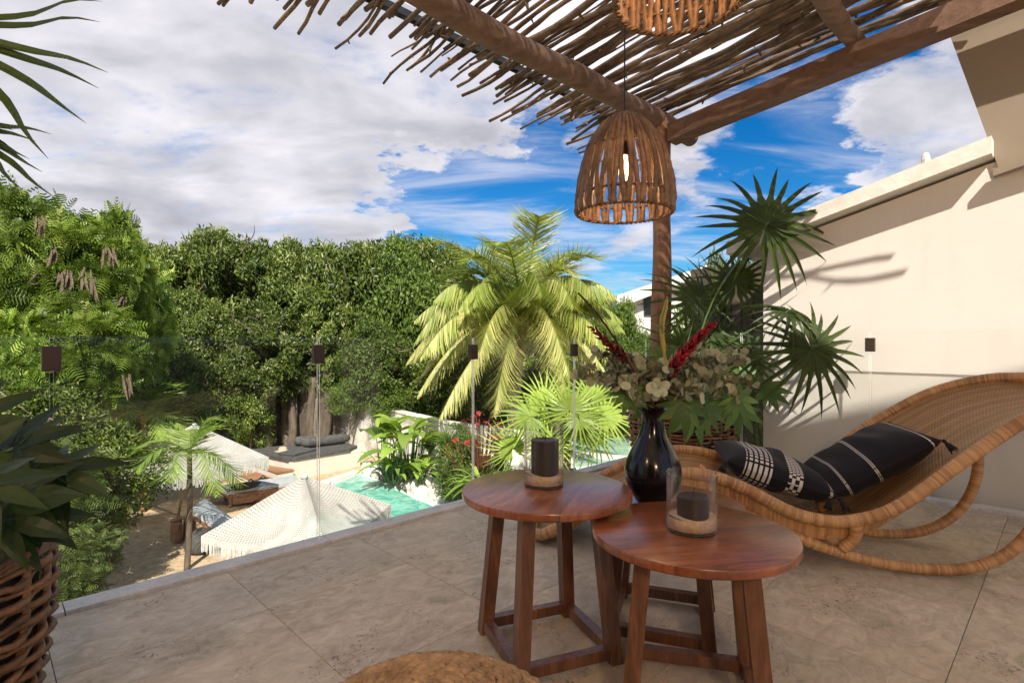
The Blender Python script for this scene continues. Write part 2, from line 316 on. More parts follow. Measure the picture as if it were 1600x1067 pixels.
MT['leafA'] = leafmat('broadleaf_foliage', (.014, .028, .006), (.145, .20, .032), .36, .17, yellow=(.42, .43, .16))
MT['leafB'] = leafmat('feather_leaf_foliage', (.018, .038, .006), (.21, .31, .040), .42, .2, yellow=(.46, .50, .13))
MT['leafC'] = leafmat('shrub_foliage', (.022, .045, .008), (.14, .21, .032), .45, .2)
MT['coco'] = leafmat('coconut_frond_leaf', (.085, .14, .022), (.30, .355, .075), .42, .3, (1.25, 1.35, .6), .14, (.62, .57, .24))
MT['palmy'] = leafmat('young_palm_leaf', (.045, .085, .016), (.22, .30, .06), .42, .25)
MT['fan'] = leafmat('dark_fan_palm_leaf', (.020, .036, .010), (.075, .105, .028), .45, .25)
MT['leafD'] = leafmat('dull_bush_leaf', (.014, .026, .007), (.11, .155, .035), .45, .15, yellow=(.28, .30, .12))
MT['fanb'] = leafmat('bright_fan_palm_leaf', (.13, .20, .035), (.34, .43, .09), .42, .3)
MT['broad'] = leafmat('dark_lobed_leaf', (.012, .024, .006), (.05, .08, .02), .4, .15)
MT['lobe'] = leafmat('green_lobed_leaf', (.035, .07, .016), (.10, .175, .040), .45, .22)
MT['banana'] = leafmat('banana_leaf', (.10, .18, .03), (.28, .38, .07), .4, .3)
MT['redleaf'] = leafmat('red_cordyline_leaf', (.13, .012, .012), (.42, .045, .05), .4, .25, (1.3, .6, .5))
MT['euca'] = leafmat('eucalyptus_leaf', (.09, .10, .055), (.40, .40, .25), .6, .12, (1, 1, .8))
MT['redflower'] = leafmat('red_ginger_bract', (.11, .006, .012), (.36, .016, .035), .4, .15, (1.2, .5, .5), .05)
MT['darkflower'] = leafmat('dark_red_bract', (.06, .008, .006), (.20, .03, .016), .45, .15, (1.2, .6, .5), .05)
MT['yellowbract'] = plain('yellow_green_bract', (.42, .30, .06), .5)
MT['greenstem'] = plain('green_stem', (.08, .13, .04), .5)
MT['drystem'] = plain('dry_petiole', (.22, .17, .07), .6)
MT['pod'] = noisy('seed_pod', (.045, .028, .016), (.20, .15, .09), 30, .8, .4, .005)

# ------------------------------------------------------------------ mesh helpers
def arr_mesh(name, verts, faces, uvs=None, smooth=True, var=None, k=None):
    """verts Nx3 array, faces list or Mxk int array"""
    me = bpy.data.meshes.new(name)
    if isinstance(faces, np.ndarray):
        nv, nf, kk = len(verts), faces.shape[0], faces.shape[1]
        me.vertices.add(nv); me.vertices.foreach_set('co', np.asarray(verts, np.float32).ravel())
        me.loops.add(nf*kk); me.loops.foreach_set('vertex_index', faces.astype(np.int32).ravel())
        me.polygons.add(nf); me.polygons.foreach_set('loop_start', np.arange(0, nf*kk, kk, dtype=np.int32))
        me.update(calc_edges=True)
    else: me.from_pydata([tuple(v) for v in verts], [], faces)
    if uvs is not None:
        uvl = me.uv_layers.new(name='uv'); li = np.zeros(len(me.loops), np.int32); me.loops.foreach_get('vertex_index', li)
        uvl.data.foreach_set('uv', np.asarray(uvs, np.float32)[li].ravel())
    if var is not None:
        at = me.attributes.new('var', 'FLOAT', 'POINT'); at.data.foreach_set('value', np.asarray(var, np.float32))
    if smooth: me.polygons.foreach_set('use_smooth', np.ones(len(me.polygons), bool))
    me.update(); return me
class MB:
    def __init__(s): s.v = []; s.f = []; s.uv = []; s.var = []; s.mi = []; s.cur = 0
    def add(s, vs, fs, uv=None, var=.5):
        o = len(s.v); s.v += [Vector(x) for x in vs]; s.f += [tuple(i+o for i in f) for f in fs]; s.mi += [s.cur]*len(fs)
        s.uv += list(uv) if uv is not None else [(0, 0)]*len(vs)
        s.var += [var]*len(vs) if isinstance(var, (int, float)) else list(var); return s
    def box(s, c, size, rot=None, bev=0):
        x, y, z = size[0]/2, size[1]/2, size[2]/2
        R = rot if rot is not None else Matrix.Identity(3)
        if not isinstance(R, Matrix): R = Matrix.Rotation(R, 3, 'Z')
        if bev <= 0:
            vs = [Vector((a*x, b*y, d*z)) for d in (-1, 1) for b in (-1, 1) for a in (-1, 1)]
            fs = [(0, 2, 3, 1), (4, 5, 7, 6), (0, 1, 5, 4), (2, 6, 7, 3), (0, 4, 6, 2), (1, 3, 7, 5)]
        else:
            vs = []; e = bev
            for d in (-1, 1):
                for (ex, ey, ez) in ((e, e, 0), (0, e, e), (e, 0, e)) :
                    pass
            import bmesh
            bm = bmesh.new(); bmesh.ops.create_cube(bm, size=1)
            for vv in bm.verts: vv.co = Vector((vv.co.x*2*x, vv.co.y*2*y, vv.co.z*2*z))
            bmesh.ops.bevel(bm, geom=bm.edges[:], offset=bev, segments=2, affect='EDGES', profile=.7)
            bm.verts.index_update(); vs = [v.co.copy() for v in bm.verts]; fs = [tuple(v.index for v in f.verts) for f in bm.faces]; bm.free()
        return s.add([R @ v + Vector(c) for v in vs], fs)
    def prism(s, poly, z0, z1):
        n = len(poly); vs = [Vector((p[0], p[1], z0)) for p in poly]+[Vector((p[0], p[1], z1)) for p in poly]
        area = sum(poly[i][0]*poly[(i+1) % n][1]-poly[(i+1) % n][0]*poly[i][1] for i in range(n))
        fs = [tuple(range(n-1, -1, -1)), tuple(range(n, 2*n))]+[(i, (i+1) % n, n+(i+1) % n, n+i) for i in range(n)]
        if area < 0: fs = [tuple(reversed(f)) for f in fs]
        return s.add(vs, fs)
    def tube(s, pts, r, sides=8, caps=True, closed=False, var=.5, flat=1.0, up=None):
        pts = [Vector(p) for p in pts]; n = len(pts)
        rs = r if isinstance(r, (list, tuple)) else [r]*n
        vs = []; uv = []; L = 0; prev = None
        for i, p in enumerate(pts):
            if closed: t = pts[(i+1) % n]-pts[i-1]
            else: t = pts[min(i+1, n-1)]-pts[max(i-1, 0)]
            t.normalize()
            if prev is None:
                a = Vector(up) if up is not None else (Vector((0, 0, 1)) if abs(t.z) < .9 else Vector((1, 0, 0)))
                x = a.cross(t).normalized()
            else:
                x = (prev-t*prev.dot(t)).normalized()
            prev = x; y = t.cross(x)
            if i: L += (p-pts[i-1]).length
            for k in range(sides+1):
                a = 2*PI*k/sides; vs.append(p+x*(math.cos(a)*rs[i])+y*(math.sin(a)*rs[i]*flat)); uv.append((L, k/sides))
        m = sides+1; fs = []
        rng = n if closed else n-1
        for i in range(rng):
            j = (i+1) % n
            for k in range(sides): fs.append((i*m+k, i*m+k+1, j*m+k+1, j*m+k))
        if caps and not closed:
            fs.append(tuple(range(sides-1, -1, -1))); fs.append(tuple((n-1)*m+k for k in range(sides)))
        return s.add(vs, fs, uv, var)
    def lathe(s, c, prof, seg=32, cap0=True, cap1=True):
        vs = []; fs = []; uv = []; c = Vector(c); n = len(prof); L = 0
        for i, (r, z) in enumerate(prof):
            if i: L += math.hypot(r-prof[i-1][0], z-prof[i-1][1])
            for k in range(seg):
                a = 2*PI*k/seg; vs.append(c+Vector((r*math.cos(a), r*math.sin(a), z))); uv.append((k/seg, L))
        for i in range(n-1):
            for k in range(seg):
                k2 = (k+1) % seg; fs.append((i*seg+k, i*seg+k2, (i+1)*seg+k2, (i+1)*seg+k))
        if cap0: fs.append(tuple(range(seg-1, -1, -1)))
        if cap1: fs.append(tuple((n-1)*seg+k for k in range(seg)))
        return s.add(vs, fs, uv)
    def grid(s, fn, nu, nv, var=.5):
        vs = [fn(i/nu, j/nv) for j in range(nv+1) for i in range(nu+1)]; uv = [(i/nu, j/nv) for j in range(nv+1) for i in range(nu+1)]
        fs = [(j*(nu+1)+i, j*(nu+1)+i+1, (j+1)*(nu+1)+i+1, (j+1)*(nu+1)+i) for j in range(nv) for i in range(nu)]
        return s.add(vs, fs, uv, var)
    def build(s, name, mt, parent=None, smooth=False, off=True):
        o0 = Vector((0, 0, 0))
        if parent is not None and off: o0 = parent['o'] if 'o' in parent else Vector((0, 0, 0))
        o0 = Vector(o0)
        me = arr_mesh(name, [v-o0 for v in s.v], s.f, s.uv, smooth, s.var)
        mats = mt if isinstance(mt, (list, tuple)) else [mt]
        for x in mats: me.materials.append(MT[x])
        if len(mats) > 1: me.polygons.foreach_set('material_index', s.mi)
        if smooth == 'auto':
            me.polygons.foreach_set('use_smooth', np.ones(len(me.polygons), bool))
            me.set_sharp_from_angle(angle=math.radians(40))
        ob = bpy.data.objects.new(name, me); COL.objects.link(ob)
        if parent is not None:
            ob.parent = parent
            ORI[ob.name] = o0
        return ob
ORI = {}
class Par:  # world origin lookup for parents
    pass
def thing(name, label, cat, loc, group=None, rz=0):
    o = bpy.data.objects.new(name, None); COL.objects.link(o); o.location = loc; o.rotation_euler = (0, 0, rz); o.empty_display_size = .1
    o['label'] = label; o['category'] = cat
    if group: o['group'] = group
    return o
def tag(o, label, cat, group=None):
    o['label'] = label; o['category'] = cat
    if group: o['group'] = group
    return o
def struct(o, kind='structure'): o['kind'] = kind; return o
def origin(o):
    v = Vector((0, 0, 0))
    while o is not None: v += o.location; o = o.parent
    return v
def B(mb, name, mt, parent=None, smooth=False, local=False):
    """build; world coordinates are turned into the parent's (unless local)"""
    if parent is not None and not local:
        o0 = origin(parent); mb.v = [v-o0 for v in mb.v]
    me_o = MB.build(mb, name, mt, parent, smooth, off=False); return me_o
def one(mb, name, mt, label, cat, group=None, smooth=False):
    """a thing of a single mesh, its origin at its base"""
    xs = [v.x for v in mb.v]; ys = [v.y for v in mb.v]; z = min(v.z for v in mb.v)
    c = Vector(((min(xs)+max(xs))/2, (min(ys)+max(ys))/2, z)); mb.v = [v-c for v in mb.v]
    o = MB.build(mb, name, mt, None, smooth, off=False); o.location = c; return tag(o, label, cat, group)
def kids(o): return [c for c in bpy.data.objects if c.parent == o]
def copy_tree(o, parent=None, label=None):
    c = o.copy(); COL.objects.link(c); c.parent = parent
    if label: c['label'] = label
    for ch in CH.get(o.name) or kids(o): copy_tree(ch, c)
    return c
CH = {}
def inst(name, me, parent, loc=(0, 0, 0), rot=(0, 0, 0), scale=(1, 1, 1)):
    o = bpy.data.objects.new(name, me); COL.objects.link(o); o.parent = parent; o.location = loc; o.rotation_euler = rot; o.scale = scale; return o
def bez(p, n=16):
    """catmull-rom through the points"""
    p = [Vector(x) for x in p]; q = [p[0]*2-p[1]]+p+[p[-1]*2-p[-2]]; out = []
    for i in range(1, len(q)-2):
        for k in range(n):
            t = k/n; a, b, c, d = q[i-1], q[i], q[i+1], q[i+2]
            out.append(.5*((2*b)+(c-a)*t+(2*a-5*b+4*c-d)*t*t+(3*b-a-3*c+d)*t**3))
    out.append(p[-1]); return out
def leaf_cloud(name, pos, ax, nm, L, W, tv, tf, mt, var=None):
    """many leaves as one mesh: template tv (x along, y across, z out), per-leaf frame"""
    pos, ax, nm = (np.asarray(x, float) for x in (pos, ax, nm))
    ax /= np.linalg.norm(ax, axis=1)[:, None]+1e-9
    sd = np.cross(nm, ax); sd /= np.linalg.norm(sd, axis=1)[:, None]+1e-9; nn = np.cross(ax, sd)
    tv = np.asarray(tv, float); n, k = len(pos), len(tv)
    L = np.broadcast_to(L, n); W = np.broadcast_to(W, n)
    V = (pos[:, None]+ax[:, None]*(tv[None, :, 0, None]*L[:, None, None])+sd[:, None]*(tv[None, :, 1, None]*W[:, None, None])+nn[:, None]*(tv[None, :, 2, None]*L[:, None, None])).reshape(-1, 3)
    tf = np.asarray(tf); Fc = (tf[None]+(np.arange(n)*k)[:, None, None]).reshape(-1, tf.shape[1])
    if var is None: var = RNG.random(n)
    me = arr_mesh(name, V, Fc, None, False, np.repeat(var, k)); me.materials.append(MT[mt]); return me
def rdir(n):
    v = RNG.normal(size=(n, 3)); return v/np.linalg.norm(v, axis=1)[:, None]
LEAF = ([(0, 0, 0), (.45, .5, .06), (1, 0, -.1), (.45, -.5, .06), (.5, 0, 0)], [(0, 4, 1), (4, 2, 1), (0, 3, 4), (3, 2, 4)])
LEAF2 = ([(0, 0, 0), (.45, .5, .08), (1, 0, -.06), (.45, -.5, .08)], [(0, 2, 1), (0, 3, 2)])
# a feather leaf: 8 pairs of leaflets along a drooping rachis
def feather(npair=8, lw=.055, ll=.24):
    tv = []; tf = []
    for i in range(npair):
        x = .12+.86*i/(npair-1); z = -.28*x*x; l = ll*math.sin(PI*(.18+.72*i/(npair-1)))+.05
        for sg in (-1, 1):
            o = len(tv); tv += [(x-lw/2, 0, z), (x+lw/2, 0, z), (x+lw*.5+l*.45, sg*l*2.2, z-.05), (x-lw*.2+l*.45, sg*l*2.2, z-.07)]
            tf.append((o, o+1, o+2, o+3) if sg > 0 else (o+3, o+2, o+1, o))
    return tv, tf
def crown_points(R, nclump, per, cr=.28, shell=.75, flat=1.0, low=-.9):
    pos = []; nm = []; vv = []
    for _ in range(nclump):
        d = RNG.normal(size=3); d /= np.linalg.norm(d)
        if d[2] < low: d[2] *= -1
        rr = shell+(1-shell)*RNG.random() if RNG.random() < .8 else .3+.4*RNG.random()
        rr *= 1+.12*math.sin(3*d[0]+5*d[1]+2*d[2])
        c = d*rr*np.asarray(R); k = int(per*(.6+.8*RNG.random())); s = cr*(.7+.7*RNG.random())
        q = rdir(k)*(RNG.random(k)**.45)[:, None]*np.array([s, s, s*.75])*flat
        pos.append(c+q); n_ = q/(np.linalg.norm(q, axis=1)[:, None]+1e-6)*.8+d*.5+np.array([0, 0, .5]); nm.append(n_)
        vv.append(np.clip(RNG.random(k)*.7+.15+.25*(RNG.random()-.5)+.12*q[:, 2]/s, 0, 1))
    return np.concatenate(pos), np.concatenate(nm), np.concatenate(vv)
def limbs(mb, base, top, r, spread, nb=7, rngseed=1, z0=.35):
    rd = random.Random(rngseed); base = Vector(base); top = Vector(top)
    ax = bez([base, base.lerp(top, .35)+Vector((rd.uniform(-.2, .2), rd.uniform(-.2, .2), 0)), base.lerp(top, .7)+Vector((rd.uniform(-.25, .25), rd.uniform(-.25, .25), 0)), top], 5)
    mb.tube(ax, [r*(1-.75*i/(len(ax)-1)) for i in range(len(ax))], 8)
    for i in range(nb):
        f = z0+(.95-z0)*i/nb; p = ax[int(f*(len(ax)-1))]; a = rd.uniform(0, 2*PI); l = spread*rd.uniform(.6, 1)
        d = Vector((math.cos(a), math.sin(a), rd.uniform(.25, .9)))*l
        pts = bez([p, p+d*.4+Vector((0, 0, -.08*l)), p+d*.75+Vector((rd.uniform(-.1, .1)*l, rd.uniform(-.1, .1)*l, .05)), p+d], 3)
        mb.tube(pts, [r*.42*(1-.85*j/(len(pts)-1)) for j in range(len(pts))], 5)
        for q in range(2):
            b = pts[len(pts)//2+q]; dd = Vector((rd.uniform(-1, 1), rd.uniform(-1, 1), rd.uniform(-.1, .9)))*l*.5
            mb.tube([b, b+dd*.5+Vector((0, 0, -.03)), b+dd], [r*.16, r*.1, r*.03], 4)
    return mb

# ================================================================== THE SETTING
GZ = -3.0
def ground():
    m, nt, b, o = newmat('garden_ground'); v = wcoords(nt)
    a = tex(nt, 'ShaderNodeTexNoise', v, .35, Detail=6, Roughness=.6); c = tex(nt, 'ShaderNodeTexNoise', v, 6, Detail=8, Roughness=.7)
    sand = ramp(nt, c.outputs['Fac'], [(.3, (.34, .23, .13)), (.5, (.50, .37, .23)), (.7, (.62, .49, .33))])
    soil = ramp(nt, c.outputs['Fac'], [(.3, (.04, .03, .018)), (.7, (.13, .10, .055))])
    sp = nt.nodes.new('ShaderNodeSeparateXYZ'); nt.links.new(v, sp.inputs[0])
    f = M('ADD', M('SUBTRACT', sp.outputs[1], M('MULTIPLY', sp.outputs[0], .25, nt=nt), nt=nt), M('MULTIPLY', a.outputs['Fac'], 3, nt=nt), nt=nt)
    msk = ramp(nt, M('DIVIDE', f, 40, nt=nt), [(.57, (0, 0, 0)), (.60, (1, 1, 1))])
    nt.links.new(mixc(nt, msk, sand, soil), b.inputs['Base Color']); setp(b, Roughness=.95, Specular_IOR_Level=.2)
    bump(nt, b, c.outputs['Fac'], .6, .05); MT['ground'] = m
    mb = MB(); 
    def fn(a_, b_):
        x = (a_-.5)*90; y = -22+b_*90
        z = GZ+.05*math.sin(x*.9+.5*math.sin(y))*math.cos(y*.7)*(1 if y > 5 else 0)
        return Vector((x, y, z))
    mb.grid(fn, 120, 120)
    struct(B(mb, 'sandy_ground', 'ground', None, True))
    mb = MB(); mb.add([(-1200, -1200, GZ-.12), (1200, -1200, GZ-.12), (1200, 1200, GZ-.12), (-1200, 1200, GZ-.12)], [(0, 1, 2, 3)])
    struct(B(mb, 'far_ground', 'soil', None))
ground()

# terrace: slab, tiles, curb
T0, U0, V0 = .6445, .826, .28
UE, VE = 4.555, 2.71
def poly_uv(u0, u1, v0, v1): return [UV(u0, v0), UV(u1, v0), UV(u1, v1), UV(u0, v1)]
mb = MB(); mb.prism(poly_uv(-1.2, UE-.02, -3.2, VE+.10), -.26, -.014)
slab = struct(B(mb, 'terrace_floor', 'curb'))
mb = MB(); mb.prism(poly_uv(-1.2, UE-.05, -3.2, VE-.14), GZ-.1, -.262)
lower = tag(B(mb, 'lower_storey', 'stucco'), 'cream storey below the terrace floor', 'building wall')
k0 = -3
for i in range(-4, 7):
    for j in range(-5, 5):
        u0, u1 = U0+i*T0, U0+(i+1)*T0; v0, v1 = V0+j*T0, V0+(j+1)*T0
        u1 = min(u1, UE-.11); v1 = min(v1, VE-.006); u0 = max(u0, -1.19)
        if u1-u0 < .02 or v1-v0 < .02: continue
        g = .0011; a = (u0+u1)/2; c = (v0+v1)/2
        mb = MB(); mb.box(UV(a, c, -.006), (u1-u0-2*g, v1-v0-2*g, .012+.0006*((i*7+j*3) % 3)), ANG_U, .0012)
        o = B(mb, 'floor_tile', 'tile', slab)
# curb stones along the left glass
L_ = [-1.2, .25, 1.33, 2.38, 3.4, UE-.02]
for a, c in zip(L_, L_[1:]):
    mb = MB(); mb.box(UV((a+c)/2, VE+.055, 0.0), (c-a-.004, .108, .03), ANG_U, .002); B(mb, 'curb_stone', 'curb', slab)
for a, c in ((-3.2, -1.6), (-1.6, 0), (0, 1.35), (1.35, VE)):
    mb = MB(); mb.box(UV(UE-.055, (a+c)/2, .004), (.10, c-a-.004, .04), ANG_U, .002); B(mb, 'curb_stone', 'curb', slab)

# pools
def watermat(name, deep, shallow):
    m, nt, b, o = newmat(name); v = wcoords(nt, (1, 1, 1))
    n = tex(nt, 'ShaderNodeTexNoise', v, 1.1, Detail=4, Distortion=1.5); c = tex(nt, 'ShaderNodeTexVoronoi', v, 2.4)
    rip = tex(nt, 'ShaderNodeTexNoise', v, 5.5, Detail=4, Distortion=.6)
    col = ramp(nt, n.outputs['Fac'], [(.42, deep), (.6, shallow)])
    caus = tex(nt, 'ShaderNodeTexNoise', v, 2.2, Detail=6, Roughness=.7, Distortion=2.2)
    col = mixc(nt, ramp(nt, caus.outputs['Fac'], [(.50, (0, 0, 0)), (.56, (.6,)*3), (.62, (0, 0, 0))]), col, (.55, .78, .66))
    nt.links.new(col, b.inputs['Base Color']); setp(b, Roughness=.04, IOR=1.33, Coat_Weight=.4, Coat_Roughness=.02)
    bump(nt, b, rip.outputs['Fac'], .25, .05); return m
MT['water'] = watermat('turquoise_water', (.10, .42, .33), (.26, .62, .50))
MT['water2'] = watermat('pale_pool_water', (.30, .52, .42), (.48, .66, .54))
MT['poolfloor'] = noisy('pool_plaster', (.50, .60, .52), (.72, .80, .72), 2, .8, .2, .01)
A, Bq, Cq, Dq = G(508, 758, GZ), G(560, 740, GZ), G(705, 795, GZ), Vector((-2.6, 8.4, GZ))
Aq = A; Eq = Vector((-4.6, 10.2, GZ))
pool_poly = [Aq, Bq, Cq, Vector((.2, 11.0, GZ)), Vector((-.8, 8.2, GZ)), Eq]
def inset(poly, d):
    c = sum((Vector(p) for p in poly), Vector())/len(poly); return [p+(c-p).normalized()*d for p in poly]
mb = MB(); mb.prism(inset(pool_poly, .35), GZ+.06, GZ+.075); struct(B(mb, 'pool_water', 'water'))
mb = MB(); mb.prism(pool_poly, GZ-.06, GZ+.055); struct(B(mb, 'pool_shelf', 'poolfloor'))
for i in range(len(pool_poly)):     # coping stones
    p, q = pool_poly[i], pool_poly[(i+1) % len(pool_poly)]
    if i == 1: continue
    n = max(1, int((q-p).length/.9))
    for k in range(n):
        a, c = p.lerp(q, k/n), p.lerp(q, (k+1)/n); d = c-a
        mb = MB(); mb.box((a+c)/2+Vector((0, 0, .06)), (d.length-.015, .34, .12), math.atan2(d.y, d.x), .012)
        if i == 0 and k == 0: cop = struct(B(mb, 'pool_edge', 'curb'))
        else: B(mb, 'coping_stone', 'curb', cop)
P2 = [G(880, 694, GZ), G(960, 683, GZ), G(1075, 688, GZ), G(1075, 705, GZ), G(1000, 722, GZ), G(890, 742, GZ)]
mb = MB(); mb.prism(P2, GZ+.02, GZ+.09); struct(B(mb, 'second_pool_water', 'water2'))
for i in range(len(P2)):
    p, q = P2[i], P2[(i+1) % len(P2)]; n = max(1, int((q-p).length/1.2))
    for k in range(n):
        a, c = p.lerp(q, k/n), p.lerp(q, (k+1)/n); d = c-a
        mb = MB(); mb.box((a+c)/2+Vector((0, 0, .07)), (d.length-.015, .45, .14), math.atan2(d.y, d.x), .012)
        if i == 0 and k == 0: cop2 = struct(B(mb, 'second_pool_edge', 'curb'))
        else: B(mb, 'coping_stone', 'curb', cop2)
a, c = G(885, 712, GZ), G(1000, 722, GZ); d = c-a
mb = MB(); mb.box((a+c)/2+Vector((0, 0, .10)), (d.length, .5, .1), math.atan2(d.y, d.x), .02); B(mb, 'coping_stone', 'curb', cop2)
# lawn beyond the second pool
def lawn():
    n = 26000; a, c, d, e = G(770, 690, GZ), G(770, 664, GZ), G(1100, 664, GZ), G(1100, 684, GZ)
    s, t = RNG.random(n), RNG.random(n)
    p = np.array([(a*(1-x)+e*x)*(1-y)+(c*(1-x)+d*x)*y for x, y in zip(s, t)])
    ax = np.stack([RNG.normal(size=n)*.35, RNG.normal(size=n)*.35, np.ones(n)], 1)
    me = leaf_cloud('lawn_grass', p, ax, rdir(n), .16+.1*RNG.random(n), .035, *LEAF2, 'fanb')
    o = bpy.data.objects.new('lawn_grass', me); COL.objects.link(o); tag(o, 'sunlit green grass beyond the far small pool', 'grass'); o['kind'] = 'stuff'
lawn()

# ------------------------------------------------------------------ own house behind the camera (casts the terrace's shade)
def zr(v): return 6.75-.34*(v+3.46)
own = thing('terrace_house', 'cream house wall and sloping roof rising behind the terrace', 'house', UV(-1.3, -1, 0))
def slope_box(mb, u0, u1, v0, v1, z0f, z1f):
    vs = [UV(u, v, zf(v)) for zf in (z0f, z1f) for v in (v0, v1) for u in (u0, u1)]
    mb.add(vs, [(0, 2, 3, 1), (4, 5, 7, 6), (0, 1, 5, 4), (2, 6, 7, 3), (0, 4, 6, 2), (1, 3, 7, 5)]); return mb
mb = MB(); slope_box(mb, -6, -1.22, -7.6, -.6, lambda v: GZ, lambda v: zr(v)-.01); B(mb, 'wall', 'stucco', own)
mb = MB(); slope_box(mb, -6, -1.22, -.599, 1.6, lambda v: GZ, lambda v: 3.29); B(mb, 'wall', 'stucco', own)
mb = MB(); slope_box(mb, -6.3, .95, -8.2, -.6, lambda v: zr(v), lambda v: zr(v)+.16); B(mb, 'roof', 'stucco_w', own)
mb = MB(); slope_box(mb, -6.3, .95, -.599, 1.5, lambda v: 3.30, lambda v: 3.46); B(mb, 'roof', 'stucco_w', own)
mb = MB()
for v in (-2.2, -.4): mb.box(UV(-1.2, v+.9, 1.1), (.05, .06, 2.2), ANG_U)
mb.box(UV(-1.2, -.4, 2.23), (.05, 1.86, .06), ANG_U); d_ = B(mb, 'door_frame', 'leg', own)
def wl_lamp(v, z, power):
    mb = MB(); mb.box(UV(-1.205, v, z), (.03, .10, .22), ANG_U, .004); fx = B(mb, 'wall_lamp', 'steel', own)
    m, nt, b, o = newmat('lamp_glass'); setp(b, Base_Color=(1, .85, .65, 1), Emission_Color=(1, .66, .36, 1), Emission_Strength=9); MT['lampglass'] = m
    mb = MB(); c0 = UV(-1.11, v, z-.09); mb.lathe(c0, [(.02, 0), (.045, .02), (.05, .09), (.045, .17), (.02, .19)], 18); B(mb, 'lamp_globe', 'lampglass', fx, True)
    ld = bpy.data.lights.new('wall_lamp_light', 'POINT'); lo = bpy.data.objects.new('wall_lamp_light', ld); COL.objects.link(lo); lo.location = UV(-1.0, v, z); ld.energy = power; ld.color = (1, .70, .44); ld.shadow_soft_size = .08
wl_lamp(-1.75, 2.25, 68); wl_lamp(.9, 2.25, 12)
mb = MB(); mb.box(UV(-1.215, -.4, 1.1), (.02, 1.74, 2.18), ANG_U); B(mb, 'door_pane', 'basketin', own)

# ------------------------------------------------------------------ neighbour house on the right
WU = 4.66
nb = thing('neighbour_house', 'cream stuccoed house wall with sloping white roof edge right of the terrace', 'house', UV(WU, 0, GZ))
def zt(v): return 1.915-.261*(v-1.51)      # underside of roof edge
mb = MB(); slope_box(mb, WU, WU+5, -3.6, 1.80, lambda v: GZ, lambda v: zt(v)-.02); B(mb, 'wall', 'stucco', nb)
mb = MB(); slope_box(mb, WU-.16, WU+5.3, .362, 2.04, lambda v: zt(v), lambda v: zt(v)+.108)
rf = B(mb, 'roof', 'stucco_w', nb)
mb = MB(); mb.lathe(UV(WU-.1, .70, zt(.70)+.10), [(.022, 0), (.026, .04), (.02, .07), (.012, .085)], 8); B(mb, 'roof_vent', 'stucco_w', rf)
# taller block, square to the roof's slope, its shade mixed into the stucco colour
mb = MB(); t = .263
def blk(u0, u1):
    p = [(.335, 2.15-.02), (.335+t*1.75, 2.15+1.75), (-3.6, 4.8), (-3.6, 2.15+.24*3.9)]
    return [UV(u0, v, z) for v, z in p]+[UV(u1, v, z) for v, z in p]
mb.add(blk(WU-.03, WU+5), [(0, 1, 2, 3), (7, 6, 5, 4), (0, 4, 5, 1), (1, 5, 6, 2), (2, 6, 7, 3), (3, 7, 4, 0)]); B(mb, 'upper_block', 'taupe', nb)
mb = MB(); slope_box(mb, WU-.10, WU-.032, -3.5, .36, lambda v: 2.09-.25*(v-.335), lambda v: 2.135-.25*(v-.335)); B(mb, 'shadow_ledge', 'taupe', nb)  # strip added to throw a shadow on the wall below the block
# dark planted screen at the wall's far end
mb = MB(); mb.prism(poly_uv(WU+1.02, WU+1.12, 1.95, 3.05), GZ, 1.78); 
scr = thing('garden_screen', 'dark timber screen behind the fan palm at the end of the cream wall', 'screen', UV(WU+1.07, 2.4, GZ)); 
for k in range(9):
    mb = MB(); v = 2.02+k*.115; mb.box(UV(WU+1.07, v, (GZ+1.85)/2), (.04, .108, 1.85-GZ), ANG_U, .004); B(mb, 'board', 'wall_brown', scr)

# far white house
fh = thing('white_house', 'far white house with low sloping roof and small dark window', 'house', P(1080, 700, 26))
def fbox(mb, x0, x1, y0, y1, za, zb, zc, zd):
    """x0..x1 with sloping bottom/top (za,zb at x0; zc,zd at x1)"""
    vs = [(x0, y0, za), (x1, y0, zc), (x1, y1, zc), (x0, y1, za), (x0, y0, zb), (x1, y0, zd), (x1, y1, zd), (x0, y1, zb)]
    mb.add(vs, [(0, 3, 2, 1), (4, 5, 6, 7), (0, 1, 5, 4), (1, 2, 6, 5), (2, 3, 7, 6), (3, 0, 4, 7)])
a, c, d = P(972, 462, 26), P(1103, 416, 26), P(1200, 440, 26)
mb = MB(); fbox(mb, a.x+.4, c.x, 26.3, 34, GZ, a.z-.2, GZ, c.z-.35); fbox(mb, c.x+.003, d.x, 26.3, 34, GZ, c.z-.35, GZ, d.z-.3); wl_ = B(mb, 'wall', 'stucco_w', fh)
mb = MB(); fbox(mb, a.x-.3, c.x, 25.7, 34.5, a.z-.62, a.z, c.z-.34, c.z+.05); B(mb, 'roof', 'stucco_w', fh)
mb = MB(); fbox(mb, c.x+.004, d.x+.5, 25.6, 34.4, c.z-.36, c.z+.03, d.z-.3, d.z); B(mb, 'roof', 'stucco_w', fh)
for (x, y, ww, hh) in ((1018, 478, .72, .9), (1160, 500, .7, .9)):
    p = P(x, y, 26.26); mb = MB(); mb.box(p, (ww, .08, hh)); f_ = B(mb, 'window', 'steel', fh)
    mb = MB(); mb.box(p+Vector((0, -.045, 0)), (ww*.8, .02, hh*.8)); B(mb, 'pane', 'vase', f_)

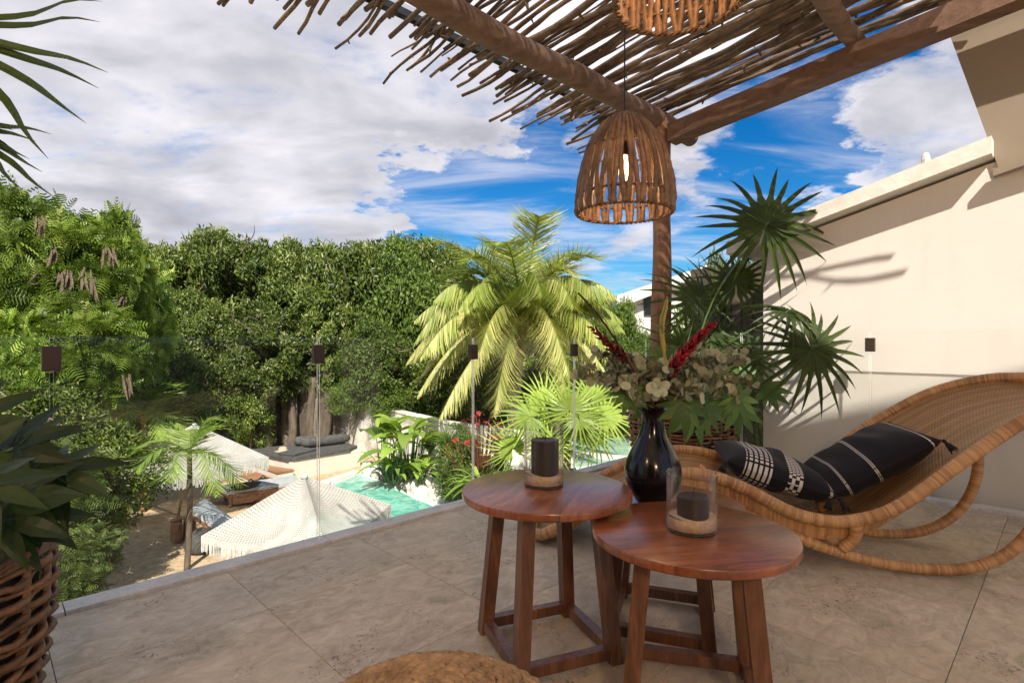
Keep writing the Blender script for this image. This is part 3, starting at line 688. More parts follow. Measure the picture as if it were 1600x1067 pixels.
# garden wall behind the pool: three lengths
pts = [(528, 640, 20.2), (600, 640, 18.9), (700, 662, 17.6), (800, 676, 16.8), (845, 680, 16.4)]
gw = thing('garden_wall', 'white stained garden wall running behind the pool plants', 'wall', P(640, 700, 18.5)+Vector((0, 0, 0)))
for (a, c) in zip(pts, pts[1:]):
    p, q = P(*a), P(*c); d = Vector((q.x-p.x, q.y-p.y, 0)); n = Vector((-d.y, d.x, 0)).normalized()*.22
    mb = MB(); vs = []
    for (s_, z0, z1) in ((p, GZ-.1, p.z), (q, GZ-.1, q.z)):
        for nn in (Vector(), n): vs += [Vector((s_.x, s_.y, z0))+nn, Vector((s_.x, s_.y, z1))+nn]
    mb.add(vs, [(0, 4, 5, 1), (2, 3, 7, 6), (1, 5, 7, 3), (0, 1, 3, 2), (4, 6, 7, 5), (0, 2, 6, 4)]); B(mb, 'wall_length', 'wall_old', gw)
    mb = MB(); m_ = (p+q)/2+n/2; 
    vs2 = [p-n*.15+Vector((0, 0, .004)), q-n*.15+Vector((0, 0, .004)), q+n*1.15+Vector((0, 0, .004)), p+n*1.15+Vector((0, 0, .004))]
    mb.add(vs2+[x+Vector((0, 0, .07)) for x in vs2], [(0, 3, 2, 1), (4, 5, 6, 7), (0, 1, 5, 4), (1, 2, 6, 5), (2, 3, 7, 6), (3, 0, 4, 7)]); B(mb, 'wall_cap', 'stucco_w', gw)
# brown wall behind the daybed
tw = thing('timber_wall', 'dark brown board wall behind the charcoal daybed', 'wall', P(490, 690, 19.9))
for k in range(9):
    x = 443+k*9.6; p = P(x+4.8, 660, 20.0-.02*k); mb = MB(); mb.box((p.x, p.y, (GZ+-1.15)/2), (.218, .08, -1.15-GZ)); B(mb, 'board', 'wall_brown', tw)

# ================================================================== PERGOLA
def zb(v): return 2.87+.104*(2.6-v)          # centre of the square beam
pg = thing('pergola', 'timber pergola roofed with crooked sticks over the terrace corner', 'pergola', UV(4.42, 2.6, 0))
q = UV(4.42, 2.6, 0)
mb = MB(); n = 14
mb.tube([q+Vector((.006*math.sin(i*.9), .006*math.cos(i*1.3), 3.06*i/n)) for i in range(n+1)], [.088-.006*math.sin(i*.8)-.008*i/n for i in range(n+1)], 20); B(mb, 'post', 'post', pg, 'auto')
mb = MB(); v0, v1 = 2.50, -2.6
slope_box(mb, 4.42-.075, 4.42+.075, v1, v0, lambda v: zb(v)-.078, lambda v: zb(v)+.078); B(mb, 'square_beam', 'beam', pg)
rafters = [(2.62, .086, 'log_beam', .96, 4.98), (1.085, .062, 'log_beam', .96, 4.56)]
for (v, r, nm_, ua, ub) in rafters:
    mb = MB(); z = zb(v)+.078+r+.004; n = 22
    mb.tube([UV(ua+(ub-ua)*i/n, v+.012*math.sin(i*.7+v), z+.01*math.sin(i*.5)) for i in range(n+1)], [r*(1+.05*math.sin(i*1.1)) for i in range(n+1)], 18); B(mb, nm_, 'log', pg, 'auto')
mb = MB(); mb.box(UV(2.6, 3.02, zb(3.02)+.33), (3.4, .05, .05), ANG_U, .004); B(mb, 'steel_rail', 'steel', pg)
def stick(u, va, vb, r, z, seed):
    rd = random.Random(seed); n = 22; L = va-vb; pts = []; ph1, ph2 = rd.uniform(0, 6), rd.uniform(0, 6); a1, a2 = rd.uniform(.012, .050), rd.uniform(.006, .019)
    du = rd.uniform(-.10, .10); w1 = rd.uniform(1.5, 3.5)
    for i in range(n+1):
        t = i/n; v = va-L*t
        pts.append(UV(u+du*(t-.5)+a1*math.sin(w1*v+ph1)+a2*math.sin(7*v+ph2), v, zb(v)+.078+.172+z+r+.008*math.sin(2.3*v+ph2)+rd.uniform(-.004, .004)))
    rs = [r*(.62+.42*i/n)*rd.uniform(.88, 1.14) for i in range(n+1)]
    mb = MB(); mb.tube(pts, rs, 7)
    for _ in range(rd.choice((2, 3, 4, 5))):
        i = rd.randrange(1, n-1); p = pts[i]; d = Vector((rd.uniform(-1, 1), rd.uniform(-1, 1), rd.uniform(-1, .3))).normalized()
        mb.tube([p, p+d*(r*1.2+rd.uniform(.006, .045))], [r*.6, r*.3], 5)
    return B(mb, 'stick', 'stick', pg, True)
rd = random.Random(21); u = .98; k = 0
while u < 4.62:
    r = rd.uniform(.013, .027)
    f = (u-.9)/3.4
    va = rd.uniform(3.0, 3.42)+(rd.uniform(.1, .35) if rd.random() < .4 else 0)
    stick(u, va, rd.uniform(.35, .62) if u < 3.9 else rd.uniform(.30, .62), r, 0, k)
    if rd.random() < .95:      # a shorter one lying over the first layer
        a = rd.uniform(1.2, 3.55); stick(u+rd.uniform(-.02, .02), a, a-rd.uniform(1.3, 2.6), rd.uniform(.009, .017), .034, 1000+k)
    u += r*2+rd.uniform(-.002, .012)+(.026 if rd.random() < .2 else 0); k += 1
# bindings of thin vine hanging off the logs
for (u, v) in ((2.0, 2.62), (3.2, 1.085), (3.75, .8)):
    mb = MB(); p = UV(u, v, zb(v)+.16); d = [p+Vector((rd.uniform(-.03, .03), rd.uniform(-.03, .03), -.03*i)) for i in range(7)]; mb.tube(bez(d, 3), .003, 5); B(mb, 'vine_tie', 'stick', pg)
# frosted sheet over the sticks
def sheetmat():
    m, nt, b, o = newmat('frosted_roof_sheet'); nt.nodes.remove(b)
    t = nt.nodes.new('ShaderNodeBsdfTransparent'); t.inputs[0].default_value = (.93, .94, .96, 1)
    d = nt.nodes.new('ShaderNodeBsdfTranslucent'); n = tex(nt, 'ShaderNodeTexNoise', wcoords(nt), 2.2, Detail=6)
    nt.links.new(ramp(nt, n.outputs['Fac'], [(.3, (.72, .70, .68)), (.7, (.88, .87, .86))]), d.inputs[0])
    mxs = nt.nodes.new('ShaderNodeMixShader'); mxs.inputs[0].default_value = .42
    nt.links.new(t.outputs[0], mxs.inputs[1]); nt.links.new(d.outputs[0], mxs.inputs[2]); nt.links.new(mxs.outputs[0], o.inputs[0]); return m
MT['sheet'] = sheetmat()
mb = MB(); slope_box(mb, .97, 4.36, .3, 3.0, lambda v: zb(v)+.385, lambda v: zb(v)+.389); B(mb, 'roof_sheet', 'sheet', pg)

# ================================================================== GLASS BALUSTRADES
def balustrade(label, a_uv, edges, fixed, top, zbase, axis, clips):
    c0 = UV(edges[0], fixed, 0) if axis == 'u' else UV(fixed, edges[0], 0)
    t = thing('glass_balustrade', label, 'balustrade', c0)
    for a, c in zip(edges, edges[1:]):
        m_ = (a+c)/2; L = abs(c-a)-.012; th = .011; z = (zbase+top)/2; h = top-zbase
        ctr = UV(m_, fixed, z) if axis == 'u' else UV(fixed, m_, z); rot = ANG_U if axis == 'u' else ANG_U+PI/2
        mb = MB(); mb.box(ctr, (L, th, h), rot); mb.mi = [1, 1, 0, 0, 1, 1]
        o = B(mb, 'glass_pane', ['glass', 'gedge'], t)
    for (s_, ztop) in clips:
        ctr = UV(s_, fixed, ztop-.048) if axis == 'u' else UV(fixed, s_, ztop-.048); rot = ANG_U if axis == 'u' else ANG_U+PI/2
        mb = MB(); mb.box(ctr, (.058, .032, .096), rot, .003)
        for e_ in (-1, 1):
            for zz in (-.02, .02):
                off = Vector((0, 0, zz))
                n_ = Vector((D2[0], D2[1], 0)) if axis == 'u' else Vector((D1[0], D1[1], 0))
                R_ = n_.to_track_quat('Z', 'Y').to_matrix()
                mm = MB(); mm.lathe((0, 0, 0), [(.006, 0), (.006, .003), (.003, .004)], 8)
                mb.add([R_ @ v*1.0+ctr+off+n_*(-.0165) if e_ < 0 else R_ @ v+ctr+off+n_*.0155 for v in mm.v], mm.f)
        B(mb, 'glass_clip', 'clip', t)
    return t
GV = 2.745
balustrade('long glass balustrade along the garden edge, behind the left basket', None, [-.86, .212, 1.277, 2.327, 3.364, 4.40], GV, 1.072, .0, 'u', [(.212, 1.032), (1.277, 1.032), (2.327, 1.03), (3.364, 1.03)])
balustrade('glass balustrade before the cream wall, behind the rattan chaise', None, [2.745, 1.909, 1.004, .05, -.9, -1.85], 4.49, 1.12, .0, 'v', [(1.004, 1.075), (.05, 1.075)])

# ================================================================== FURNITURE
def side_table(label, c, H, R, feet_r, rot, topk=.76, th=.026):
    t = thing('side_table', label, 'side table', (c[0], c[1], 0), 'round red wood side tables')
    mb = MB(); pr = [(R-.004, H-th), (R, H-th+.004), (R+.001, H-.006), (R-.001, H-.0015), (R-.005, H)]
    mb.lathe((0, 0, 0), pr, 72)
    o = B(mb, 'tabletop', 'top', t, 'auto', True); o.rotation_euler = (0, 0, rot*1.7+.6)
    a = .022; feet = []
    for k in range(4):
        an = rot+PI/4+k*PI/2; f = Vector((feet_r*math.cos(an), feet_r*math.sin(an), 0)); tp = f*topk; tp.z = H-th
        dx = Vector((math.cos(rot), math.sin(rot), 0)); dy = Vector((-dx.y, dx.x, 0)); feet.append(f)
        vs = [b_+dx*(i*a)+dy*(j*a) for b_ in (f, tp) for (i, j) in ((-1, -1), (1, -1), (1, 1), (-1, 1))]
        mb = MB(); mb.add(vs, [(3, 2, 1, 0), (4, 5, 6, 7), (0, 1, 5, 4), (1, 2, 6, 5), (2, 3, 7, 6), (3, 0, 4, 7)]); B(mb, 'leg', 'leg', t, False, True)
    for k in range(4):
        p, q_ = feet[k], feet[(k+1) % 4]; d = q_-p; m_ = (p+q_)/2*.985
        mb = MB(); mb.box((m_.x, m_.y, .036), (d.length-.046, .034, .036), math.atan2(d.y, d.x), .002); B(mb, 'stretcher', 'leg', t, False, True)
    return t
TA = (.119, 1.90); TF = (.523, 1.60); TC = (.56, 2.06)
side_table('tallest of the three round tables, at the left, holding the tall candle', TA, .545, .290, .236, math.radians(21.6))
side_table('front round table of glossy red wood with the short candle on it', TF, .504, .286, .25, math.radians(-14.4))
side_table('lowest round table at the back, holding the black vase', TC, .45, .292, .24, math.radians(-19))

def candle(label, c, z, R, H, sand, cr, ch, dx=0):
    t = thing('candle_jar', label, 'candle holder', (c[0], c[1], z), 'glass jar candles on the side tables')
    th = .0035; mb = MB()
    mb.lathe((0, 0, 0), [(0.002, .002), (R-.004, .002), (R, .008), (R, H-.002), (R-th/2, H), (R-th, H-.002), (R-th, .012), (R-.01, .009), (.002, .009)], 48, False, False); B(mb, 'glass_jar', 'jar', t, 'auto', True)
    mb = MB(); mb.lathe((0, 0, 0), [(R-.004, 0.0005), (R-.001, .003), (R-.001, .0075), (R-.006, .0085)], 48, True, True); B(mb, 'jar_base', 'jarbase', t, 'auto', True)
    mb = MB(); n = 40
    vs = [Vector((0, 0, sand))]; fs = []
    rr = R-th-.0008
    mb.lathe((0, 0, 0), [(rr, .0095), (rr, sand)], n, True, False)
    def top(i, j):
        r = rr*j; a = 2*PI*i; return Vector((r*math.cos(a), r*math.sin(a), sand+.004*math.sin(a*2+1)*j-.003*(1-j)))
    mb.grid(top, n, 5); B(mb, 'sand', 'sand_fill', t, True, True)
    mb = MB(); mb.lathe((dx, 0, 0), [(cr, sand-.012), (cr, sand+ch-.004), (cr-.004, sand+ch), (cr-.008, sand+ch-.002), (.002, sand+ch-.006)], 40, True, True); B(mb, 'candle', 'wax', t, 'auto', True)
    mb = MB(); mb.tube([(dx, 0, sand+ch-.006), (dx+.002, .001, sand+ch+.012), (dx+.005, .001, sand+ch+.022)], .0014, 5); B(mb, 'wick', 'cord', t, True, True)
MT['jarbase'] = plain('thick_jar_base', (.05, .055, .04), .05)
candle('tall dark candle in a glass jar of sand on the left table', (.112, 1.94), .545, .070, .218, .043, .049, .118, .004)
candle('short dark candle in a wide glass jar on the front table', (.522, 1.60), .504, .071, .168, .042, .0445, .058, .004)

# vase
VC = (.522, 2.04)
mb = MB(); H = .348
prof = [(.048, 0), (.056, .004), (.070, .025), (.089, .055), (.101, .09), (.104, .118), (.099, .15), (.086, .185), (.068, .22), (.053, .25), (.044, .28), (.040, .305), (.043, .33), (.052, .345), (.055, .35), (.050, .349), (.038, .325), (.035, .29), (.03, .15)]
pp = bez([(r, z, 0) for r, z in prof], 3)
mb.lathe((0, 0, .45), [(max(.004, p.x), p.y) for p in pp], 56, True, True)
mb.v = [v+Vector((VC[0], VC[1], 0)) for v in mb.v]
one(mb, 'vase', 'vase', 'shiny black bottle shaped vase standing on the back table', 'vase', smooth=True)

# ------------------------------------------------------------------ leaves used by the bouquet and the plants
def strip(mb, pts, widths, up=Vector((0, 0, 1)), fold=.25, var=.5):
    """a leaf blade along pts"""
    n = len(pts); vs = []; vr = []
    for i, p in enumerate(pts):
        t = (pts[min(i+1, n-1)]-pts[max(i-1, 0)]).normalized(); s_ = t.cross(up)
        s_ = s_.normalized() if s_.length > 1e-4 else Vector((1, 0, 0)); nn = s_.cross(t)
        w_ = widths[i]; vs += [p-s_*w_+nn*(w_*fold), p.copy(), p+s_*w_+nn*(w_*fold)]
    fs = []
    for i in range(n-1):
        a = i*3; fs += [(a, a+1, a+4, a+3), (a+1, a+2, a+5, a+4)]
    mb.add(vs, fs, [(0, 0)]*len(vs), var)
def lobed_leaf(size, rd, nl=9, droop=.4):
    """deeply cut hand shaped leaf in its own frame: y forward, z up"""
    mb = MB()
    out_ = []
    for k in range(nl):
        f = k/(nl-1); a = math.radians(-128+256*f); L = size*(.55+.45*math.cos(a*.55))*rd.uniform(.9, 1.08); n = 6; pts = []
        for i in range(n+1):
            t = i/n; r = L*t; pts.append(Vector((math.sin(a)*r, math.cos(a)*r, -droop*L*t*t+.02*size)))
        w_ = [L*.30*x for x in (.20, .42, .44, .52, .40, .22, .02)]
        strip(mb, pts, w_, Vector((0, 0, 1)), .12, rd.uniform(.2, .9))
    return mb
def xf(mb, M4): mb.v = [M4 @ v for v in mb.v]; return mb
def frame(p, fwd, up=(0, 0, 1)):
    f = Vector(fwd).normalized(); u_ = Vector(up); x = f.cross(u_).normalized(); z = x.cross(f)
    m = Matrix((x, f, z)).transposed().to_4x4(); m.translation = Vector(p); return m
bq = thing('bouquet', 'bouquet of eucalyptus, red ginger and lobed leaves in the black vase', 'bouquet', (VC[0], VC[1], .45+.35))
rd = random.Random(5); neck = Vector((VC[0], VC[1], .79)); base = Vector((VC[0], VC[1], .62))
def round_leaf(mb, p, d, nrm_, r, var, rd):
    d = d.normalized(); s_ = d.cross(nrm_).normalized(); nn = s_.cross(d); k = 9; vs = [p+d*r]; c_ = rd.uniform(-.5, .5)
    for i in range(k):
        a = 2*PI*i/k; x, y = 1-math.cos(a), math.sin(a)
        vs.append(p+d*(r*x)+s_*(r*.95*y)+nn*(r*c_*y*y+r*rd.uniform(-.12, .12)))
    mb.add(vs, [(0, 1+i, 1+(i+1) % k) for i in range(k)], None, var)
stems = [(P(905, 575, 2.02), .9), (P(930, 550, 1.98), .8), (P(900, 592, 2.0), .8), (P(955, 560, 1.95), .9), (P(945, 595, 1.92), .9), (P(985, 555, 2.1), .8), (P(975, 600, 1.9), .8),
         (P(1005, 570, 1.95), .7), (P(1040, 575, 1.9), .8), (P(1065, 560, 1.95), .8), (P(1095, 540, 2.05), .9), (P(1120, 545, 2.0), .9), (P(1150, 545, 2.05), .9), (P(1165, 560, 2.15), .8),
         (P(1130, 585, 1.95), .9), (P(1175, 590, 2.1), .9), (P(1100, 605, 1.9), .8), (P(1150, 615, 2.0), .8), (P(1075, 615, 1.88), .7), (P(1030, 610, 1.86), .6), (P(990, 620, 1.88), .6), (P(1110, 570, 2.15), .8), (P(960, 575, 2.1), .8), (P(1050, 600, 2.1), .7)]
for i, (tip, dn) in enumerate(stems):
    mid = neck.lerp(tip, .45)+Vector((0, 0, .05)); pts = bez([base, neck+Vector((rd.uniform(-.02, .02), rd.uniform(-.02, .02), 0)), mid, tip+Vector((0, 0, rd.uniform(-.02, .01)))], 9)
    mb = MB(); mb.tube(pts, [.003-.0018*j/(len(pts)-1) for j in range(len(pts))], 5, var=.2); st = B(mb, 'eucalyptus_stem', 'drystem', bq, True)
    mb = MB(); n = len(pts)
    for j in range(n//3+2, n):
        for sg in (-1, 1, 0):
            if sg == 0 and rd.random() < .5: continue
            t_ = (pts[j]-pts[j-1]).normalized(); s_ = Vector((rd.uniform(-1, 1), rd.uniform(-1, 1), rd.uniform(-.8, 1))); s_ = (s_-t_*s_.dot(t_)).normalized()
            round_leaf(mb, pts[j]+Vector((rd.uniform(-.008, .008), 0, rd.uniform(-.008, .008))), s_+t_*.25, Vector((rd.uniform(-1, 1), rd.uniform(-1, .1), rd.uniform(-.2, 1))), rd.uniform(.012, .0215), rd.random(), rd)
    B(mb, 'round_leaves', 'euca', st)
def ginger(a, c, r, mt, nb_, name, curl):
    """bract cone from a to c"""
    a, c = Vector(a), Vector(c); d = (c-a); L = d.length; mb = MB()
    path = bez([base, neck.lerp(a, .3), a-d*.15, a, a+d*.5+Vector((0, 0, curl*L)), c], 8)
    mb.tube(path[:len(path)-12], .0065, 6); st = B(mb, name, 'redstem' if mt == 'redflower' else 'brownstem', bq, True)
    ax = bez([a-d*.12, a+d*.45+Vector((0, 0, curl*L)), c], 12); mb = MB(); n = len(ax)
    for i in range(nb_):
        t = i/(nb_-1); p = ax[int(t*(n-1))]; ta = (ax[min(n-1, int(t*(n-1))+1)]-ax[max(0, int(t*(n-1))-1)]).normalized()
        an = i*2.4; x = ta.cross(Vector((0, 1, .2))).normalized(); y = ta.cross(x); o_ = x*math.cos(an)+y*math.sin(an)
        l = r*(1.15 if t < .15 else 1.35*(1-.55*t))*rd.uniform(.85, 1.15)
        pts = [p, p+o_*l*.55+ta*l*.45, p+o_*l*.85+ta*l*1.05, p+o_*l*.8+ta*l*1.5]
        strip(mb, pts, [l*.25, l*.36, l*.24, .0008], o_, -.35, rd.random())
    B(mb, 'bracts', mt, st)
MT['redstem'] = plain('red_stem', (.30, .03, .02), .5); MT['brownstem'] = plain('brown_red_stem', (.16, .05, .03), .5)
ginger(P(1046, 583, 1.92), P(1112, 507, 1.86), .026, 'redflower', 62, 'red_ginger', .06)
ginger(P(975, 557, 1.92), P(925, 512, 1.86), .022, 'darkflower', 40, 'dark_ginger', -.02)
# thin dark stalk leaning left and the yellow-green spike
mb = MB(); mb.tube(bez([base, neck, P(982, 565, 1.95), P(960, 528, 1.93), P(930, 486, 1.92), P(903, 457, 1.92)], 6), [.0035]*31, 5); B(mb, 'dark_stalk', 'basketin', bq, True)
a_, c_ = P(1040, 590, 1.93), P(1034, 513, 1.9)
mb = MB(); mb.tube(bez([base, neck, a_, c_, P(1040, 480, 1.89), P(1043, 463, 1.88)], 6), [.0035]*13+[.006]*3+[.009]*3+[.010]*3+[.009]*3+[.006]*3+[.003]*2+[.001], 6); sp_ = B(mb, 'bract_spike', 'yellowbract', bq, True)
mb = MB(); strip(mb, bez([P(1036, 520, 1.89), P(1033, 498, 1.88), P(1039, 476, 1.88), P(1042, 460, 1.88)], 3), [.008]*3+[.010]*3+[.005]*3+[.001], Vector((1, -.3, 0)), .3, .9); strip(mb, [P(1035, 512, 1.89), P(1027, 508, 1.88), P(1022, 504, 1.88)], [.004, .003, .0005], Vector((0, -1, 0)), .3, .9); B(mb, 'green_bract', 'lobe', sp_)
for (px, py, Y, s_, fx, fy, fz, rl) in ((985, 610, 1.93, .105, -.35, -.3, -.9, 0), (1068, 632, 1.9, .135, .05, -.35, -.9, .2), (1103, 640, 1.95, .11, .5, -.3, -.75, .4), (1010, 632, 2.12, .10, -.5, .2, -.6, 0),
                                   (1150, 622, 2.0, .12, .8, -.2, -.5, .2), (1040, 560, 2.14, .11, .1, .4, .7, 0), (1130, 620, 2.15, .12, .4, .3, -.5, 0)):
    p = P(px, py, Y); mb = MB(); mb.tube(bez([base, neck, neck.lerp(p, .6)+Vector((0, 0, .02)), p], 6), .0028, 5); st = B(mb, 'leaf_stem', 'greenstem', bq, True)
    mb = lobed_leaf(s_*.84, rd, 9, .35); xf(mb, frame(p, (fx, fy, fz), (fx*.3, -1, .35))); B(mb, 'lobed_leaf', 'lobe', st)

# ------------------------------------------------------------------ rattan chaise
ch = thing('rattan_chaise', 'curved rattan rocking chaise with wrapped rails beside the cream wall', 'chaise', (1.1, 2.75, 0))
E1 = Vector((.975, -.222, 0)); E2 = Vector((.222, .975, 0)); O_ = Vector((.15, 2.83, 0))
def CS(s_, w_, z): return O_+E1*s_+E2*w_+Vector((0, 0, z))
def interp(tab, x):
    for (a, b_), (c, d) in zip(tab, tab[1:]):
        if x <= c: 
            t = (x-a)/(c-a); t = max(0, t); return b_+(d-b_)*t
    return tab[-1][1]
def smooth_tab(tab):
    pts = bez([(a, b_, 0) for a, b_ in tab], 8); return [(p.x, p.y) for p in pts]
ZT = smooth_tab([(0, .055), (.12, .12), (.29, .255), (.5, .365), (.68, .412), (.84, .402), (1.0, .345), (1.165, .262), (1.3, .228), (1.433, .232), (1.616, .305), (1.863, .515), (2.1, .710), (2.25, .795), (2.38, .842), (2.5, .86)])
WT = smooth_tab([(0, .52), (.4, .54), (.8, .60), (1.2, .78), (1.6, .93), (1.9, .93), (2.2, .86), (2.4, .76), (2.5, .7)])
def rail_far(s_): return CS(s_, interp(WT, s_), interp(ZT, s_)+.05*math.exp(-((s_-1.7)/.35)**2))
def rail_near(s_): return CS(s_, 0, interp(ZT, s_))
S0, S1 = .0, 2.42
near = [rail_near(S0+(S1-S0)*i/60) for i in range(61)]; far = [rail_far(S0+(S1-S0)*i/60) for i in range(61)]
wE = interp(WT, S1)
head = bez([near[-1], CS(S1+.13, .10, .862), CS(S1+.20, wE*.32, .872), CS(S1+.20, wE*.68, .872), CS(S1+.13, wE-.10, .862), far[-1]], 6)
foot = bez([far[0], CS(-.06, .44, .045), CS(-.085, .26, .04), CS(-.06, .08, .045), near[0]], 6)
loop = near+head[1:-1]+far[::-1]+foot[1:-1]
mb = MB(); mb.tube(loop, .0285, 14, closed=True); B(mb, 'rail', 'wrap', ch, True)
# wide wrapped border inside the rail, then woven cane, sagging
def surf(i, j):
    s_ = -.05+(S1+.15+.05)*i; ss = min(max(s_, S0), S1); W = interp(WT, ss); zz = interp(ZT, ss)
    k = 0
    if s_ > S1: k = (s_-S1)/.15
    if s_ < S0: k = (S0-s_)/.05
    wj = j; ins = .25*k*k if s_ > S1 else .2*k
    w_ = W*(ins+(1-2*ins)*wj); sag = .085*math.sin(PI*j)**.8*(1 if s_ > .25 else .4)+.03*math.exp(-((s_-1.35)/.3)**2)*math.sin(PI*j)
    zf = .05*math.exp(-((s_-1.7)/.35)**2)*j
    return CS(s_, w_, zz+zf-sag-.006)
mb = MB(); mb.grid(surf, 110, 28); sf = B(mb, 'woven_seat', 'cane', ch, True)
me = sf.data; uvl = me.uv_layers[0]; c_ = np.zeros(len(me.loops)*2, np.float32); uvl.data.foreach_get('uv', c_); c_ = c_.reshape(-1, 2); c_[:, 0] *= 2.6; c_[:, 1] *= .8; uvl.data.foreach_set('uv', c_.ravel())
def surf2(i, j):
    p = surf(i, j); return p+Vector((0, 0, -.016))
mb = MB(); mb.grid(surf2, 60, 12); sf2 = B(mb, 'woven_underside', 'cane', ch, True)
me = sf2.data; uvl = me.uv_layers[0]; c_ = np.zeros(len(me.loops)*2, np.float32); uvl.data.foreach_get('uv', c_); c_ = c_.reshape(-1, 2); c_[:, 0] *= 2.6; c_[:, 1] *= .8; uvl.data.foreach_set('uv', c_.ravel())
# skirts: wrapped side bands below each rail from the knee to the seat
for (fn_, w0, sgn) in ((rail_near, .012, 1), (rail_far, -.012, -1)):
    def sk(i, j, fn_=fn_, w0=w0):
        s_ = .0+1.75*i; p = fn_(s_); d = .018+.085*math.sin(PI*min(1, max(0, i)))**.7
        return p+E2*(w0*(1+2*j))+Vector((0, 0, -.015-d*j))
    mb = MB(); mb.grid(sk, 50, 5); o = B(mb, 'side_band', 'wrap', ch, True)
    me = o.data; uvl = me.uv_layers[0]; c_ = np.zeros(len(me.loops)*2, np.float32); uvl.data.foreach_get('uv', c_); c_ = c_.reshape(-1, 2); c_[:, 0] *= 1.9; uvl.data.foreach_set('uv', c_.ravel())
for w_ in (.03, .50):
    pts = bez([CS(.82, w_, .335), CS(1.0, w_, .225), CS(1.15, w_, .155), CS(1.35, w_, .085), CS(1.55, w_, .042), CS(1.74, w_, .03), CS(1.9, w_, .045), CS(2.03, w_, .105), CS(2.13, w_, .21), CS(2.185, w_, .36), CS(2.19, w_, .55), CS(2.185, w_, .66)], 6)
    mb = MB(); mb.tube(pts, .0245, 12); B(mb, 'rocker', 'wrap', ch, True)
    mb = MB(); r0 = rail_near(1.45) if w_ < .2 else CS(1.45, .5, .20)
    mb.tube(bez([r0, CS(1.455, w_-.01, .15), CS(1.40, w_, .085)], 6), [.03]*5+[.026]*8, 10); B(mb, 'joint', 'wrap', ch, True)
mb = MB(); mb.tube([CS(1.36, -.01, .135), CS(1.36, .55, .135)], .018, 10); B(mb, 'cross_bar', 'wrap', ch, True)

# cushions
def cushmat(name, mode):
    m, nt, b, o = newmat(name); tc = nt.nodes.new('ShaderNodeTexCoord'); sp = nt.nodes.new('ShaderNodeSeparateXYZ'); nt.links.new(tc.outputs['UV'], sp.inputs[0])
    x, y = sp.outputs[0], sp.outputs[1]
    def band(t, a, c): return M('MULTIPLY', M('GREATER_THAN', t, a, nt=nt), M('LESS_THAN', t, c, nt=nt), nt=nt)
    def sq(t, f, duty, off=0.0): return M('LESS_THAN', M('FRACT', M('ADD', M('MULTIPLY', t, f, nt=nt), off, nt=nt), nt=nt), duty, nt=nt)
    if mode == 0:
        g1 = M('MULTIPLY', band(x, .17, .42), M('MULTIPLY', sq(x, 20, .62), sq(y, 20, .62), nt=nt), nt=nt)
        offr = M('MULTIPLY', M('MODULO', M('FLOOR', M('MULTIPLY', x, 30, nt=nt), nt=nt), 2, nt=nt), .5, nt=nt)
        g2 = M('MULTIPLY', band(x, .57, .70), M('MULTIPLY', sq(x, 30, .86), M('LESS_THAN', M('FRACT', M('ADD', M('MULTIPLY', y, 28, nt=nt), offr, nt=nt), nt=nt), .58, nt=nt), nt=nt), nt=nt)
        msk = M('ADD', g1, g2, None, True, nt)
        g3 = M('MULTIPLY', band(x, .93, .955), sq(y, 34, .7), nt=nt); msk = M('ADD', msk, M('MULTIPLY', g3, .6, nt=nt), None, True, nt)
    else:
        l1 = M('ADD', band(x, .160, .167), band(x, .173, .180), nt=nt); l2 = M('ADD', band(x, .430, .438), band(x, .446, .454), nt=nt); l3 = band(x, .92, .932)
        msk = M('MULTIPLY', M('ADD', M('ADD', l1, l2, nt=nt), l3, None, True, nt), sq(y, 60, .8), nt=nt)
    n = tex(nt, 'ShaderNodeTexNoise', coords(nt, 'UV', (140, 140, 1)), 2, Detail=3)
    base_ = ramp(nt, n.outputs['Fac'], [(.3, (.008, .007, .009)), (.7, (.024, .021, .024))])
    col = mixc(nt, msk, base_, (.66, .60, .52))
    nt.links.new(col, b.inputs['Base Color']); setp(b, Roughness=.92, Sheen_Weight=.08, Specular_IOR_Level=.15)
    bump(nt, b, M('ADD', M('MULTIPLY', n.outputs['Fac'], .5, nt=nt), msk, nt=nt), .4, .002); return m
MT['cush0'] = cushmat('black_cushion_checks', 0); MT['cush1'] = cushmat('black_cushion_stripes', 1); MT['tassel'] = plain('black_tassel', (.008, .008, .009), .9)
